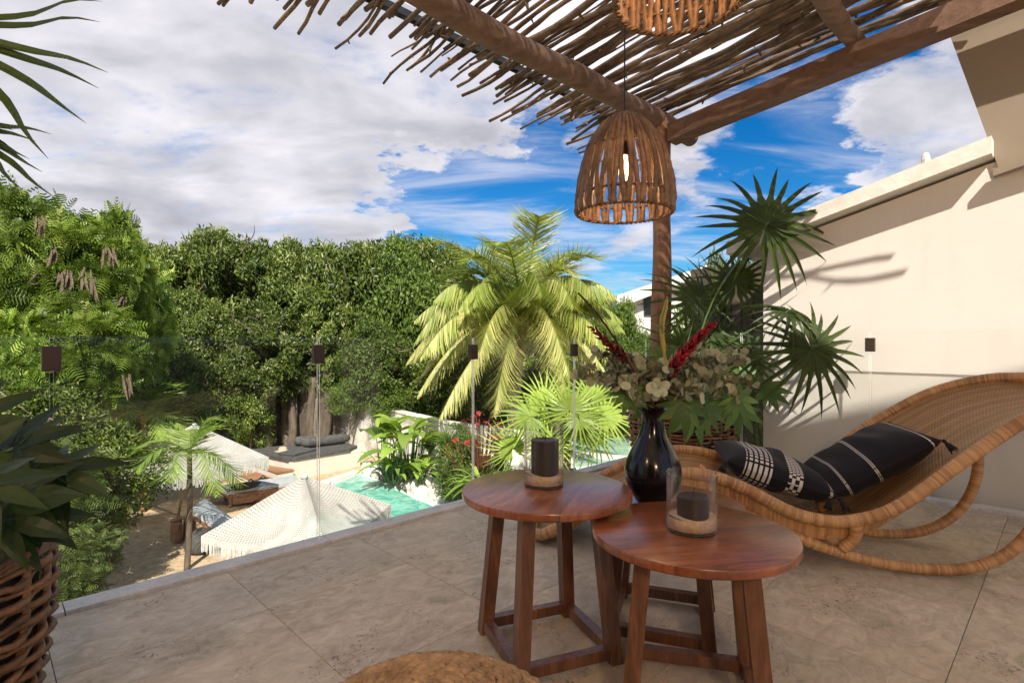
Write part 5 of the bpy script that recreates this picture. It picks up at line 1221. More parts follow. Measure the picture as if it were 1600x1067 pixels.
# ------------------------------------------------------------------ palms with feather fronds
LT = ([(0, -.5, 0), (0, .5, 0), (.5, -.48, -.06), (.5, .48, -.06), (1, 0, -.32)], None)
def frond(C, az, el, L, droop, nleaf, ll, lw, mt, rd, hang=.55, rachis=.03, name='frond', parent=None, varb=.3, vtw=0.0):
    d = np.array([math.cos(az)*math.cos(el), math.sin(az)*math.cos(el), math.sin(el)]); C = np.asarray(C, float)
    side = np.array([-math.sin(az), math.cos(az), 0.])
    def pt(t): return C+d*L*t*(1-.12*t)+np.array([0, 0, -droop*L*t**2.1])+side*vtw*L*t*t
    t = np.linspace(.07, 1, nleaf); p = np.array([pt(x) for x in t]); dt = np.array([pt(x+.01)-pt(x-.01) for x in t]); dt /= np.linalg.norm(dt, axis=1)[:, None]
    pos, ax, nm, Ls = [], [], [], []
    for sg in (-1, 1):
        sd = np.cross(dt, [0, 0, 1.]); sd /= np.linalg.norm(sd, axis=1)[:, None]+1e-6
        k = len(t); f = np.clip(.35+1.0*np.sin(PI*np.clip(t*1.02, 0, 1))**.7, 0, 1)*(1-.5*np.clip((t-.8)/.2, 0, 1))
        a = sd*sg*(.80 if hang < 1 else .5)+dt*(.55+.35*t[:, None])*(1 if hang < 1 else .65)+np.array([0, 0, -hang])*(.4+.8*t[:, None])+RNG.normal(size=(k, 3))*.07
        pos.append(p); ax.append(a); nm.append(np.cross(a, dt)*sg*-1+np.array([0, 0, .4])+RNG.normal(size=(k, 3))*.15); Ls.append(ll*f*(.88+.24*RNG.random(k)))
    pos, ax, nm, Ls = map(np.concatenate, (pos, ax, nm, Ls))
    base_ = origin(parent); pos = pos-np.array(base_)
    tv, _ = LT; k = len(tv); tf3 = [(0, 2, 1), (1, 2, 3), (2, 4, 3)]
    vv = np.clip(varb+RNG.normal(size=len(pos))*.16, 0, 1)
    me = leaf_cloud('leaflets', pos, ax, nm, Ls, lw*(.8+.4*RNG.random(len(pos))), tv, tf3, mt, vv)
    mb = MB(); q_ = [Vector(pt(x)) for x in np.linspace(0, 1, 14)]; mb.tube(q_, [rachis*(1-.88*i/13) for i in range(14)], 6, var=.6)
    o = B(mb, name, mt, parent, True); lf = bpy.data.objects.new('leaflets', me); COL.objects.link(lf); lf.parent = o; return o
rd = random.Random(12)
YC = 17.5; cc = P(815, 492, YC)
cp = thing('coconut_palm', 'tall coconut palm with drooping pale yellow green fronds', 'palm', (P(803, 600, YC+.4).x, YC+.3, GZ))
b0 = Vector((P(803, 600, YC+.4).x, YC+.3, GZ-.05))
mb = MB(); tr = bez([b0, b0.lerp(cc, .4)+Vector((-.12, 0, 0)), cc+Vector((0, 0, -.35)), cc], 8); mb.tube(tr, [.23-.09*i/(len(tr)-1)+.008*(i % 2) for i in range(len(tr))], 14); B(mb, 'trunk', 'palmbark', cp, True)
mb = MB(); 
for k in range(16):
    a = k*.9; mb.tube([cc+Vector((0, 0, -.3)), cc+Vector((.25*math.cos(a), .25*math.sin(a), -.05)), cc+Vector((.35*math.cos(a), .35*math.sin(a), .35))], [.05, .035, .02], 5)
B(mb, 'fibre_sheath', 'palmbark', cp, True)
fr = []
for k in range(9): fr.append((k*2*PI/9+.35, math.radians(rd.uniform(56, 74)), rd.uniform(5.1, 5.8), rd.uniform(.30, .52), rd.uniform(.6, .85)))
for k in range(9): fr.append((k*2*PI/9+.6, math.radians(rd.uniform(48, 60)), rd.uniform(4.8, 5.4), rd.uniform(.5, .7), rd.uniform(.4, .8)))
for k in range(11): fr.append((k*2*PI/11+.1, math.radians(rd.uniform(38, 54)), rd.uniform(4.7, 5.1), rd.uniform(.58, .74), rd.uniform(.5, .75)))
for k in range(11): fr.append((k*2*PI/11+.4, math.radians(rd.uniform(12, 26)), rd.uniform(4.3, 4.7), rd.uniform(.56, .76), rd.uniform(.7, .95)))
for (a, e_) in ((0.1, 52), (.45, 44), (-.35, 48), (3.0, 52), (2.65, 44), (3.5, 48), (.1, 34), (3.2, 34), (-.5, 62), (3.6, 62)): fr.append((a, math.radians(e_), rd.uniform(4.5, 4.9), rd.uniform(.46, .58), rd.uniform(.5, .85)))
for a in (-2.35, -1.75, -1.1, -.45, -2.9): fr.append((a, math.radians(rd.uniform(-12, 2)), rd.uniform(3.3, 3.8), rd.uniform(.62, .8), .95))
for (az, el, L, dr, vb) in fr: frond(cc+Vector((0, 0, rd.uniform(-.2, .1))), az, el, L, dr, 90 if el > .95 else 135, .98, .028, 'coco', rd, .2 if el > .95 else 1.5, .035, 'frond', cp, vb, rd.uniform(-.08, .08))
# small palm before the fringed parasol and the yellow one behind it
def small_palm(label, base, cc, n, L, ll, lw, mt, tmt, seed, r=.06, nleaf=46):
    rd = random.Random(seed); t = thing('young_palm', label, 'palm', base); mb = MB(); q_ = bez([Vector(base), Vector(base).lerp(cc, .5)+Vector((.03, 0, 0)), cc], 8)
    mb.tube(q_, [r*(1.15-.3*i/(len(q_)-1)+.03*(i % 2)) for i in range(len(q_))], 10); B(mb, 'trunk', tmt, t, True)
    for k in range(n):
        az = k*2.4+rd.uniform(-.3, .3); el = math.radians(12+62*((k*.618) % 1)); frond(cc, az, el, L*rd.uniform(.85, 1.1), .34+.35*(1-el/1.3)+rd.uniform(0, .12), nleaf, ll, lw, mt, rd, .45, .012, 'frond', t, rd.uniform(.3, .9))
    return t
c1 = P(296, 705, 9.7); small_palm('small green palm with thin trunk standing before the fringed parasol', (P(292, 880, 9.7).x, 9.7, GZ), c1, 9, 1.3, .46, .022, 'palmy', 'bark', 4, .046, 28)
c2 = P(224, 645, 13.0); small_palm('small yellow green palm with reddish trunk at the back of the sand', (c2.x, 13.0, GZ), c2, 10, 1.5, .6, .03, 'palmy', 'redbark', 8, .06, 32)

# ------------------------------------------------------------------ plants by the pool
def paddle_plant(name, label, cat, base, n, H, L, W, mt, seed, spread=.8, stem='greenstem', torn=False):
    rd = random.Random(seed); base = Vector(base); t = thing(name, label, cat, base)
    for k in range(n):
        az = rd.uniform(0, 2*PI); out_ = Vector((math.cos(az), math.sin(az), 0)); h = H*rd.uniform(.5, 1); s0 = base+out_*rd.uniform(.02, .25)*spread
        top_ = s0+out_*spread*.22*rd.uniform(.3, 1.2)+Vector((0, 0, h)); mb = MB(); mb.tube(bez([s0, s0.lerp(top_, .5), top_], 4), [.022]*5+[.012]*4, 5); st = B(mb, 'leaf_stalk', stem, t, True)
        l = L*rd.uniform(.65, 1.1); el = rd.uniform(.35, 1.1); pts = []
        for i in range(8):
            q_ = i/7; pts.append(top_+out_*l*q_*math.cos(el)+Vector((0, 0, l*q_*math.sin(el)-.55*l*q_*q_)))
        w_ = W*rd.uniform(.8, 1.15); mb = MB(); strip(mb, pts, [w_*x for x in (.15, .7, .95, 1, .95, .8, .5, .02)], Vector((0, 0, 1)), .22, rd.uniform(.15, 1)); B(mb, 'leaf', mt, st, True)
    return t
g = lambda px, py, z=GZ: G(px, py, z)
paddle_plant('banana_plant', 'banana plant with torn leaf at the right end of the daybed', 'banana plant', P(598, 735, 16.2)+Vector((0, 0, 0)), 12, 1.3, 1.3, .26, 'banana', 1, 1.0)
paddle_plant('banana_plant', 'tall clump of bright broad leaves in the middle of the white rocks', 'banana plant', P(640, 745, 15.3), 30, 1.35, 1.15, .19, 'banana', 2, 1.3)
paddle_plant('ginger_plant', 'low arching bright leaves spilling towards the pool', 'plant', P(618, 752, 15.0), 34, .55, 1.0, .06, 'banana', 3, 1.2)
paddle_plant('ginger_plant', 'low light green leaves under the tall clump by the rocks', 'plant', P(655, 752, 14.8), 16, .5, .7, .11, 'banana', 4, 1.0)
paddle_plant('red_cordyline', 'red leaved cordyline behind the left glass seam', 'cordyline', P(752, 735, 11.9), 14, 1.15, .42, .05, 'redleaf', 5, .8, 'brownstem')
paddle_plant('red_cordyline', 'small dull red cordyline left of the taller one', 'cordyline', P(722, 738, 12.2), 9, .7, .36, .045, 'redleaf', 6, .7, 'brownstem')
paddle_plant('red_cordyline', 'red cordyline right of the tallest one, beside the candle jar', 'cordyline', P(778, 735, 12.0), 9, .95, .36, .045, 'redleaf', 16, .5, 'brownstem')
paddle_plant('strap_leaf_plant', 'bright green strap leaved plant at the left table edge', 'plant', P(760, 770, 11.2), 26, .25, .95, .045, 'banana', 7, .7)
for i, (px, py, Y, r, me_, lab) in enumerate([(735, 735, 12.3, .55, cS2, 'dark bushy plant under the red cordylines'), (708, 750, 12.8, .4, cS, 'green tuft at the right end of the rocks'), (775, 750, 11.8, .5, cS, 'green bush behind the left table edge'), (715, 690, 14.2, .5, cS, 'pale green bush against the white garden wall')]):
    c = P(px, py, Y); t = thing('pool_bush', lab, 'bush', (c.x, c.y, c.z-r-.3)); mb = MB(); limbs(mb, (0, 0, 0), (0, 0, r), .02, r*.8, 6, 150+i, .1); B(mb, 'stems', 'bark', t, True, True); inst('foliage', me_, t, (0, 0, r+.2), (0, 0, i), (r, r, r))
# spiky grass tufts
def tuft(label, base, n, L, lw, mt, seed):
    base = Vector(base); rng = np.random.default_rng(seed); az = rng.random(n)*2*PI; el = .5+rng.random(n)*1.0
    ax = np.stack([np.cos(az)*np.cos(el), np.sin(az)*np.cos(el), np.sin(el)], 1); pos = ax*[.05, .05, 0]; t = thing('spiky_tuft', label, 'grass tuft', base)
    me = leaf_cloud('blades', pos, ax, np.tile([0, 0, 1.], (n, 1))+rng.normal(size=(n, 3))*.1, L*(.6+.5*rng.random(n)), lw, [(0, -.4, 0), (0, .4, 0), (.5, -.5, -.05), (.5, .5, -.05), (1, 0, -.35)], [(0, 2, 1), (1, 2, 3), (2, 4, 3)], mt)
    inst('blades', me, t); mb = MB(); mb.lathe((0, 0, 0), [(.06, -.06), (.05, .05)], 8); B(mb, 'crown_base', 'bark', t, True, True)
tuft('pale spiky tuft at the top of the white rocks', P(700, 705, 14.0), 90, .75, .03, 'palmy', 1); tuft('spiky tuft between rocks and red cordyline', P(715, 735, 12.9), 90, .7, .03, 'banana', 2)
tuft('dark spiky tuft near the rocks under the wall', P(672, 705, 15.2), 70, .7, .035, 'leafC', 3)
# bright fan palm beyond the left glass
rd = random.Random(44); bb = P(883, 720, 11.2); bf = thing('bright_fan_palm', 'bright green fan palm between the coconut palm and the far pool', 'palm', (bb.x, bb.y, GZ))
mb = MB(); mb.tube(bez([(bb.x, bb.y, GZ-.05), (bb.x+.03, bb.y, -1.8), P(888, 660, 11.2)], 8), [.12-.004*i for i in range(17)], 10); B(mb, 'trunk', 'palmbark', bf, True)
fan_plant(bf, P(888, 668, 11.2), [(P(890, 640, 10.9), .95, (.1, -.1, 1), (0, -1, .35)), (P(830, 650, 11.0), .85, (-1, -.2, .2), (0, -.7, .7)), (P(945, 650, 11.0), .85, (1, -.1, -.1), (0, -.7, .7)),
    (P(925, 625, 11.4), .8, (.7, .2, .8), (0, -1, .3)), (P(850, 628, 11.4), .8, (-.7, .2, .7), (0, -1, .4)), (P(925, 675, 10.8), .8, (.7, -.2, -.7), (0, -.7, .7)), (P(860, 690, 10.8), .7, (-.5, -.3, -.7), (0, -.6, .7)),
    (P(800, 700, 11.3), .75, (-.3, -.2, .7), (.1, -1, .3)), (P(905, 655, 10.7), .7, (.2, -.6, -.4), (0, -.7, .7))], 'fanb', rd, n=26, span=300, w_=.028, droop=.35, sr=.012)
# thin scrub beside the cream wall
sc_ = thing('dry_scrub', 'thin dry twiggy plant at the foot of the cream wall', 'plant', UV(4.6, 2.15, -.4))
for k in range(26):
    a = P(1195+rd.uniform(-14, 14), 720, 5.0); c_ = P(1195+rd.uniform(-25, 70), rd.uniform(640, 715), 5.0+rd.uniform(-.2, .2)); mb = MB(); mb.tube(bez([a, a.lerp(c_, .5)+Vector((rd.uniform(-.05, .05), 0, .05)), c_, c_+Vector((rd.uniform(0, .1), 0, rd.uniform(-.08, .02)))], 4), [.004]*8+[.002]*5, 4); B(mb, 'twig', 'drystem', sc_, True)
n = 160; q0 = P(1190, 715, 5.0); pos = RNG.random((n, 3))*[.42, .3, .40]+np.array([-.08, -.1, 0]); me = leaf_cloud('strap_leaves', pos, rdir(n)+[0, 0, .6], rdir(n), .12, .014, *LEAF2, 'palmy'); o = bpy.data.objects.new('strap_leaves', me); COL.objects.link(o); o.parent = sc_; o.location = q0-origin(sc_)
# second fan palm outside the glass, seen through it
fo = thing('garden_fan_palm', 'garden fan palm behind the glass corner against the dark screen', 'palm', (P(1150, 650, 6.4).x, 6.4, GZ)); tb = Vector((P(1150, 650, 6.4).x, 6.4, GZ))
mb = MB(); mb.tube([tb, tb+Vector((.03, 0, 1.6)), tb+Vector((0, 0, 3.0))], [.11, .10, .09], 10); B(mb, 'trunk', 'palmbark', fo, True)
lv = []
for k in range(13):
    px = rd.uniform(1085, 1180); py = rd.uniform(425, 700); lv.append((P(px, py, 6.3+rd.uniform(-.5, .6)), rd.uniform(.5, .7), (rd.uniform(-1, 1), -.2, rd.uniform(-.4, 1)), (rd.uniform(-.4, .3), -1, rd.uniform(.2, .8))))
fan_plant(fo, tb+Vector((0, 0, 3.0)), lv, 'fan', rd, n=20, droop=.3, w_=.03, sr=.01)

# ------------------------------------------------------------------ rocks round the pool
MT['rock'] = noisy('white_limestone', (.50, .45, .38), (.84, .80, .72), 3.5, .9, .7, .03, fine=22, lo=.3, hi=.52, objvar=.12)
def rock_mesh(seed):
    import bmesh
    bm = bmesh.new(); bmesh.ops.create_icosphere(bm, subdivisions=2, radius=1); rr = random.Random(seed); pl = [(Vector((rr.uniform(-1, 1), rr.uniform(-1, 1), rr.uniform(-1, 1))).normalized(), rr.uniform(.6, .9)) for _ in range(9)]
    for v in bm.verts:
        for (n_, d) in pl:
            k = v.co.dot(n_)-d
            if k > 0: v.co -= n_*k
        v.co *= 1+rr.uniform(-.05, .05)
    me = bpy.data.meshes.new('rock'); bm.to_mesh(me); bm.free(); me.materials.append(MT['rock']); return me
RM = [rock_mesh(i) for i in range(7)]
rr = random.Random(17); k = 0
def pool_line(t):      # the pool's right-hand bank
    return Bq.lerp(Cq, t) if t <= 1 else Cq.lerp(Vector((.2, 11.0, GZ)), t-1)
nn_ = Vector((Cq.y-Bq.y, -(Cq.x-Bq.x), 0)).normalized(); nn_ = -nn_ if nn_.x < 0 else nn_
for row, (cnt, off, s0, s1) in enumerate(((38, .18, .13, .24), (36, .55, .14, .26), (30, .95, .16, .30), (22, 1.45, .18, .36), (16, 2.0, .2, .42))):
    for i in range(cnt):
        t = 1.5*(i+rr.random()*.7)/cnt; 
        if row > 2 and t < .35: continue
        p = pool_line(t)+nn_*(off+rr.uniform(-.12, .12)); s_ = rr.uniform(s0, s1)
        o = bpy.data.objects.new('rock', RM[k % 7]); COL.objects.link(o); o.location = (p.x, p.y, GZ+.04+s_*.35+.16*row*min(1, t*1.6)); o.rotation_euler = (rr.uniform(0, 6), rr.uniform(0, 6), rr.uniform(0, 6)); o.scale = (s_*1.2, s_, s_*.75)
        tag(o, 'white limestone rock piled along the right bank of the pool', 'rock', 'white rocks heaped beside the pool'); k += 1
rm_v = []; nS = 1100
mb = MB()
for i in range(nS):
    t = 1.5*rr.random(); p = pool_line(t)+nn_*rr.uniform(.0, 2.3); s_ = rr.uniform(.03, .08); z = GZ+.05+s_*.3+(.16*4)*min(1, t*1.6)*max(0, ((p-pool_line(t)).length-.2)/2.2)
    R_ = Euler((rr.uniform(0, 6), rr.uniform(0, 6), rr.uniform(0, 6))).to_matrix(); vs = [R_ @ Vector(v)*s_+Vector((p.x, p.y, z)) for v in ((1, 0, 0), (-1, 0, 0), (0, 1, 0), (0, -1, 0), (0, 0, .8), (0, 0, -.8))]
    mb.add(vs, [(0, 2, 4), (2, 1, 4), (1, 3, 4), (3, 0, 4), (2, 0, 5), (1, 2, 5), (3, 1, 5), (0, 3, 5)])
o = one(mb, 'pebbles', 'rock', 'loose white pebbles between the rocks by the pool', 'pebbles'); o['kind'] = 'stuff'
# the mound the rocks lie on
mb = MB(); a0, a1 = pool_line(0)+nn_*.15, pool_line(1.5)+nn_*.15
def mound(i, j):
    t = 1.5*i; h = .62*min(1, t*1.6)*min(1, j*1.6)*(1 if j < .85 else (1-j)/.15); p = pool_line(t)+nn_*(.1+2.6*j); return Vector((p.x, p.y, GZ+.0+h+.03*math.sin(9*i+5*j)))
mb.grid(mound, 30, 14); struct(B(mb, 'rocky_bank', 'rock', None, True))

# ------------------------------------------------------------------ parasols
def fabricmat():
    m, nt, b, o = newmat('crochet_canopy'); tc = nt.nodes.new('ShaderNodeTexCoord'); sp = nt.nodes.new('ShaderNodeSeparateXYZ'); nt.links.new(tc.outputs['UV'], sp.inputs[0])
    def tri(t): return M('ABSOLUTE', M('SUBTRACT', M('FRACT', t, nt=nt), .5, nt=nt), nt=nt)
    u = M('MULTIPLY', sp.outputs[0], 40, nt=nt); v = M('MULTIPLY', sp.outputs[1], 30, nt=nt)
    off = M('MULTIPLY', M('MODULO', M('FLOOR', v, nt=nt), 2, nt=nt), .5, nt=nt)
    du = tri(M('ADD', u, off, nt=nt)); dv = tri(v); r = M('SQRT', M('ADD', M('POWER', M('MULTIPLY', du, .8, nt=nt), 2, nt=nt), M('POWER', dv, 2, nt=nt), nt=nt), nt=nt)
    hole = M('LESS_THAN', r, .18, nt=nt)
    n = tex(nt, 'ShaderNodeTexNoise', coords(nt), 5, Detail=5); col = ramp(nt, n.outputs['Fac'], [(.3, (.47, .45, .41)), (.7, (.60, .58, .54))])
    nt.links.new(col, b.inputs['Base Color']); setp(b, Roughness=.9); bump(nt, b, r, .4, .01)
    tl = nt.nodes.new('ShaderNodeBsdfTranslucent'); tl.inputs[0].default_value = (.7, .68, .62, 1); tp = nt.nodes.new('ShaderNodeBsdfTransparent')
    m1 = nt.nodes.new('ShaderNodeMixShader'); m1.inputs[0].default_value = .25; nt.links.new(b.outputs[0], m1.inputs[1]); nt.links.new(tl.outputs[0], m1.inputs[2])
    m2 = nt.nodes.new('ShaderNodeMixShader'); nt.links.new(hole, m2.inputs[0]); nt.links.new(m1.outputs[0], m2.inputs[1]); nt.links.new(tp.outputs[0], m2.inputs[2]); nt.links.new(m2.outputs[0], o.inputs[0]); return m
MT['canopy'] = fabricmat(); MT['fringe'] = noisy('white_fringe', (.46, .44, .39), (.62, .60, .55), 20, .95, .2, .005)
MT['pole'] = plain('bamboo_pole', (.34, .22, .12), .6)
def parasol(label, c, zap, zed, R, rot, ground, val=.22, sag=.12, lean=(0, 0)):
    t = thing('parasol', label, 'parasol', (c[0]+lean[0], c[1]+lean[1], ground), 'white fringed parasols'); cor = [Vector((R*math.cos(rot+k*PI/2), R*math.sin(rot+k*PI/2), zed)) for k in range(4)]; ap = Vector((0, 0, zap)); C0 = Vector((c[0], c[1], 0))
    for k in range(4):
        a, b_ = cor[k], cor[(k+1) % 4]
        def fn(i, j):
            e = a.lerp(b_, i); e = e-Vector((0, 0, sag*.6*math.sin(PI*i))); q_ = ap.lerp(e, .02+.98*j); s_ = sag*math.sin(PI*j)*(math.sin(PI*i)**.8)*.9; return C0+q_-Vector((0, 0, s_+.02*math.sin(7*i+3*k)*j))-(a+b_)*.5*(.03*math.sin(PI*i)*j)
        mb = MB(); mb.grid(fn, 24, 20); cn = B(mb, 'canopy_panel', 'canopy', t, True)
        mb = MB(); nf = 64
        for q_ in range(nf):
            p, p2 = fn(q_/nf, 1), fn((q_+.82)/nf, 1); sw = rd.uniform(-.012, .012); h = val*rd.uniform(.85, 1.08)
            mb.add([p+Vector((0, 0, .004)), p2+Vector((0, 0, .004)), p2+Vector((sw, sw, -h)), p+Vector((sw, -sw, -h))], [(0, 1, 2, 3)])
        def band(i, j): return fn(i, 1)+Vector((0, 0, .004-val*.42*j))
        mb.grid(band, 24, 2); B(mb, 'fringe', 'fringe', t)
        mb = MB(); mb.tube([C0+ap+Vector((0, 0, -.07)), C0+a*.97+Vector((0, 0, -.05))], .010, 6); B(mb, 'rib', 'pole', t, True)
    mb = MB(); mb.tube([(c[0]+lean[0], c[1]+lean[1], ground), (c[0], c[1], zap-.02)], .032, 10); B(mb, 'pole', 'pole', t, True)
    mb = MB(); mb.lathe(C0+ap, [(.05, -.03), (.045, .0), (.03, .012), (.006, .016)], 12); B(mb, 'finial', 'fringe', t, True)
parasol('nearest white crochet parasol just beyond the curb', (-2.68, 7.1), -.68, -1.24, 1.16, math.radians(212), GZ, .20, .14)
pc = P(304, 720, 12.9); parasol('white fringed parasol over the lounger at the back of the sand', (pc.x, 12.9), -.88, -1.72, 1.62, math.radians(283), GZ, .30, .16, (-.1, -.5))

# ------------------------------------------------------------------ daybed
MT['char'] = noisy('charcoal_mat', (.05, .048, .046), (.10, .095, .09), 9, .9, .3, .01); MT['step'] = woodmat('step_wood', (.16, .06, .025), (.32, .15, .07), (.46, .25, .13), .5, .1)
MT['plaster'] = noisy('white_plaster', (.60, .54, .46), (.70, .64, .56), 2, .85, .2, .01)
FL, FR = Vector((at(452, 15.95), 15.95, 0)), Vector((at(563, 17.7), 17.7, 0)); fd = (FR-FL).normalized(); bd = Vector((-fd.y, fd.x, 0)); 
BL = FL+bd*2.2-fd*.45; BR = FR+bd*1.9+fd*.1; zt2 = -2.43
db = thing('daybed', 'white plaster daybed platform with two timber steps at its left', 'daybed', (FL.x, FL.y, GZ))
mb = MB(); mb.prism([FL, FR, BR, BL], GZ-.05, zt2); B(mb, 'platform', 'plaster', db)
ins_ = lambda p, k: p+((FL+FR+BL+BR)/4-p).normalized()*k
mb = MB(); mb.prism([FL-fd*.05, FL+fd*.15-bd*.04, FR-fd*.4-bd*.05, FR+fd*.05+bd*.25, BR, BL], zt2+.004, zt2+.10); o_m = one(mb, 'mattress', 'char', 'thin charcoal mattress covering the plaster daybed', 'mattress')
ang = math.atan2(fd.y, fd.x)
for k, (off, z0, z1) in enumerate(((.32, GZ, -2.62), (.80, GZ, -2.82))):
    c_ = FL-fd*(off-.12)+bd*(.75-.12*k); mb = MB(); mb.box(Vector((c_.x, c_.y, (z0+z1)/2-.04)), (.46, 1.9, z1-z0-.06), ang, .01); s_ = B(mb, 'step', 'plaster', db)
    mb = MB(); mb.box(Vector((c_.x, c_.y, z1-.035)), (.50, 1.94, .05), ang, .008); B(mb, 'step_board', 'step', s_)
def bolster(label, p, q_, r, mt, name='bolster'):
    mb = MB(); d = (q_-p); pts = [p+d*(i/10) for i in range(11)]; mb.tube(pts, [r*.5, r*.92, r, r*1.02, r*.96, r, r*1.03, r, r*1.02, r*.9, r*.5], 14); return one(mb, name, mt, label, 'pillow', None, True)
mc = (FL+FR+BL+BR)/4
bolster('long charcoal bolster lying across the daybed', Vector((mc.x-.15, mc.y-.1, -2.16)), Vector((mc.x+1.05, mc.y+.95, -2.16)), .16, 'char')
bolster('shorter grey bolster at the left of the long one on the daybed', Vector((mc.x-.55, mc.y+.35, -2.17)), Vector((mc.x+.1, mc.y+.55, -2.17)), .15, 'char')
mb = MB(); c_ = mc-fd*.55-bd*.45; mb.box(Vector((c_.x, c_.y, -2.29)), (.95, .62, .07), ang+.35, .03); one(mb, 'folded_throw', 'char', 'flat grey folded throw on the front of the daybed', 'throw')
mb = MB(); c_ = mc-fd*.75+bd*.1; mb.lathe((c_.x, c_.y, -2.32), [(.24, 0), (.25, .01), (.13, .03), (.12, .10), (.09, .13), (.01, .14)], 28, True, True); mb.v = [v for v in mb.v]; MT['straw'] = plain('pale_straw', (.45, .36, .25), .9); one(mb, 'straw_hat', 'straw', 'pale straw hat left on the daybed', 'hat', None, True)

# ------------------------------------------------------------------ loungers and bits on the sand
MT['pad'] = noisy('lounger_pad', (.34, .36, .37), (.46, .48, .49), 8, .9, .2, .005); MT['ltim'] = woodmat('lounger_timber', (.10, .04, .02), (.24, .11, .055), (.36, .19, .10), .5, .1)
def lounger(label, a, c, W=.72, head=.55, rise=.42):
    a, c = Vector(a), Vector(c); d = (c-a); L = d.length; d.normalize(); n_ = Vector((-d.y, d.x, 0)); t = thing('sun_lounger', label, 'sun lounger', a, 'loungers on the sand'); ang = math.atan2(d.y, d.x); m_ = a+d*(L/2)
    def bx(nm_, s0, s1, z0, z1, w0, w1, mt, tilt=0):
        mb = MB(); vs = []
        for (s_, dz) in ((s0, tilt), (s1, 0)):
            for w_ in (w0, w1):
                for z in (z0, z1): vs.append(a+d*s_+n_*w_+Vector((0, 0, z+dz)))
        mb.add(vs, [(0, 2, 3, 1), (4, 5, 7, 6), (0, 1, 5, 4), (2, 6, 7, 3), (1, 3, 7, 5), (0, 4, 6, 2)]); return B(mb, nm_, mt, t)
    bx('frame', head, L, .24, .31, -W/2, W/2, 'ltim'); bx('back_frame', 0, head, .24, .29, -W/2, W/2, 'ltim', rise)
    bx('side_panel', head+.1, L-.05, .05, .24, -W/2+.03, -W/2+.07, 'ltim'); bx('side_panel', head+.1, L-.05, .05, .24, W/2-.07, W/2-.03, 'ltim')
    for s_ in (head+.05, L-.1):
        for w_ in (-W/2+.06, W/2-.06): mb = MB(); mb.box(a+d*s_+n_*w_+Vector((0, 0, .12)), (.06, .06, .24), ang); B(mb, 'leg', 'ltim', t)
    bx('mattress', head+.003, L-.02, .313, .40, -W/2+.03, W/2-.03, 'pad'); bx('back_cushion', .02, head-.003, .293, .38, -W/2+.03, W/2-.03, 'pad', rise)
    return t
lounger('grey padded lounger under the fringed parasol with a dark pillow', G(300, 800, GZ)+Vector((0, .35, 0)), G(425, 790, GZ)+Vector((.2, 1.2, 0)), .8)
lounger('lounger partly hidden behind the nearest parasol', G(312, 845, GZ)+Vector((0, -.1, 0)), G(430, 850, GZ)+Vector((0, .3, 0)), .75)
MT['dpil'] = plain('dark_brown_pillow', (.02, .013, .014), .85)
pp_ = G(300, 800, GZ)+Vector((.95, .62, .47)); mb = MB()
def pf2(sg):
    def fn(i, j):
        a, b_ = 2*i-1, 2*j-1; e = max(0, (1-a*a)*(1-b_*b_))**.4; return pp_+Vector((a*.30, b_*.24+a*.04, sg*.08*e+.02*a))
    return fn
mb.grid(pf2(1), 14, 14); k0_ = len(mb.f); mb.grid(pf2(-1), 14, 14); mb.f = mb.f[:k0_]+[tuple(reversed(f)) for f in mb.f[k0_:]]
one(mb, 'pillow', 'dpil', 'dark brown pillow lying on the grey lounger', 'pillow', None, True)
# log table, round pouf
lp = G(285, 842, GZ); lt = thing('log_table', 'small rough table of log ends beside the thin palm trunk', 'table', lp)
for (dx, dy, h, r) in ((-.12, 0, .42, .11), (.12, .05, .46, .12), (0, -.16, .38, .09), (.05, .2, .44, .1)):
    mb = MB(); mb.tube([lp+Vector((dx, dy, 0)), lp+Vector((dx*1.05, dy, h))], [r, r*.95], 12); B(mb, 'log', 'step', lt, 'auto')
mb = MB(); q_ = G(318, 860, GZ); mb.lathe(q_, [(.20, 0), (.31, .06), (.34, .18), (.30, .32), (.18, .40), (.02, .41)], 28); one(mb, 'round_pouf', 'char', 'round grey pouf on the sand behind the thin palm trunk', 'pouf', None, True)
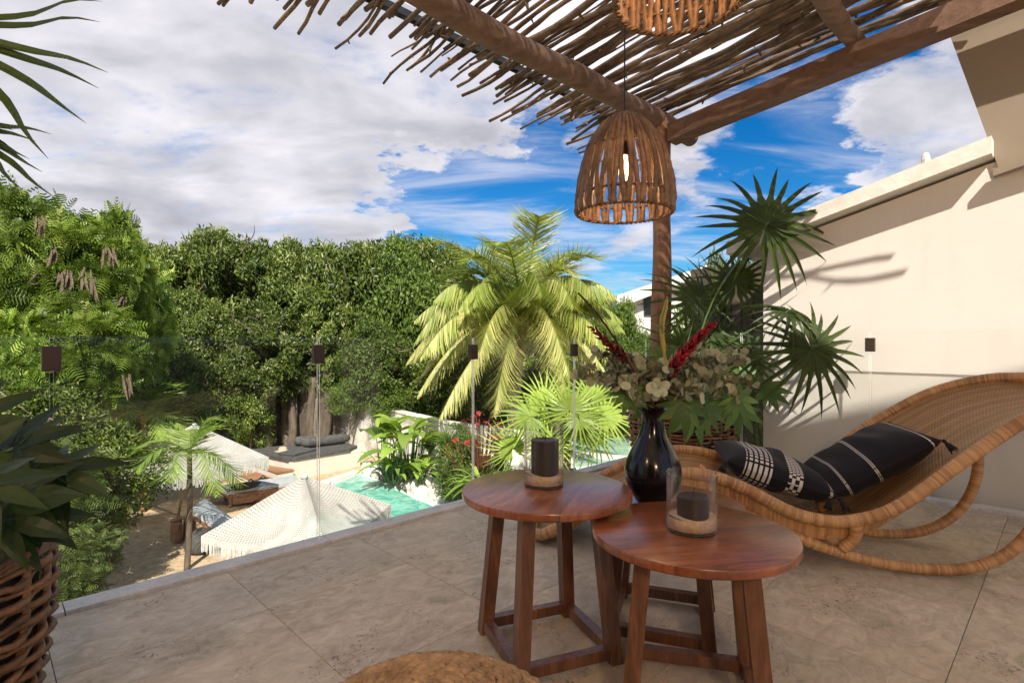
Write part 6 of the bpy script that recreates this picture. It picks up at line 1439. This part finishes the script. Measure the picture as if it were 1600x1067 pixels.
# two backpacks and an orange towel
MT['bag'] = plain('dark_bag_cloth', (.018, .022, .024), .7); MT['towel'] = noisy('orange_towel', (.45, .10, .03), (.62, .18, .06), 12, .95, .4, .01); MT['bagrim'] = plain('teal_grey_bag', (.10, .15, .15), .6)
def bag(label, p, r, s):
    t = thing('backpack', label, 'backpack', p, 'two bags lying on the sand'); mb = MB(); prof_ = [(r*.75, 0), (r*1.0, r*.25), (r*1.02, r*.7), (r*.85, r*1.15), (r*.45, r*1.45), (.01, r*1.52)]; mb.lathe(p, prof_, 18)
    mb.v = [Vector((p.x+(v.x-p.x)*1.15, p.y+(v.y-p.y)*.8+.05*math.sin(9*v.z), v.z)) for v in mb.v]; B(mb, 'bag_body', 'bag', t, True)
    mb = MB(); mb.lathe(p+Vector((0, -r*.72, r*.55)), [(r*.5, -r*.3), (r*.55, 0), (r*.45, r*.3), (.01, r*.36)], 14); B(mb, 'front_pocket', 'bagrim', t, True)
    for sx in (-1, 1): mb = MB(); mb.tube(bez([p+Vector((sx*r*.4, -r*.2, r*1.3)), p+Vector((sx*r*1.0, -r*.5, r*1.2)), p+Vector((sx*r*.9, -r*.4, r*.2))], 5), .02, 5); B(mb, 'strap', 'bag', t, True)
    mb = MB(); mb.tube(bez([p+Vector((-.08, 0, r*1.5)), p+Vector((0, 0, r*1.8)), p+Vector((.08, 0, r*1.5))], 5), .015, 5); B(mb, 'handle', 'bag', t, True)
bag('dark bag on the sand nearest the lounger foot', G(392, 776, GZ), .26, 1); bag('dark bag on the sand nearest the daybed steps', G(411, 765, GZ), .22, 2)
c_ = G(396, 783, GZ); mb = MB(); mb.grid(lambda i, j: c_+Vector(((i-.5)*.6, (j-.5)*.4, .03+.035*math.sin(7*i+2)*math.cos(6*j))), 12, 8); k0_ = len(mb.f); mb.grid(lambda i, j: c_+Vector(((i-.5)*.6, (j-.5)*.4, .004)), 12, 8); one(mb, 'towel', 'towel', 'crumpled orange towel beside the dark bags', 'towel', None, True)
print('triangles', sum(len(m.polygons)*m.users for m in bpy.data.meshes))
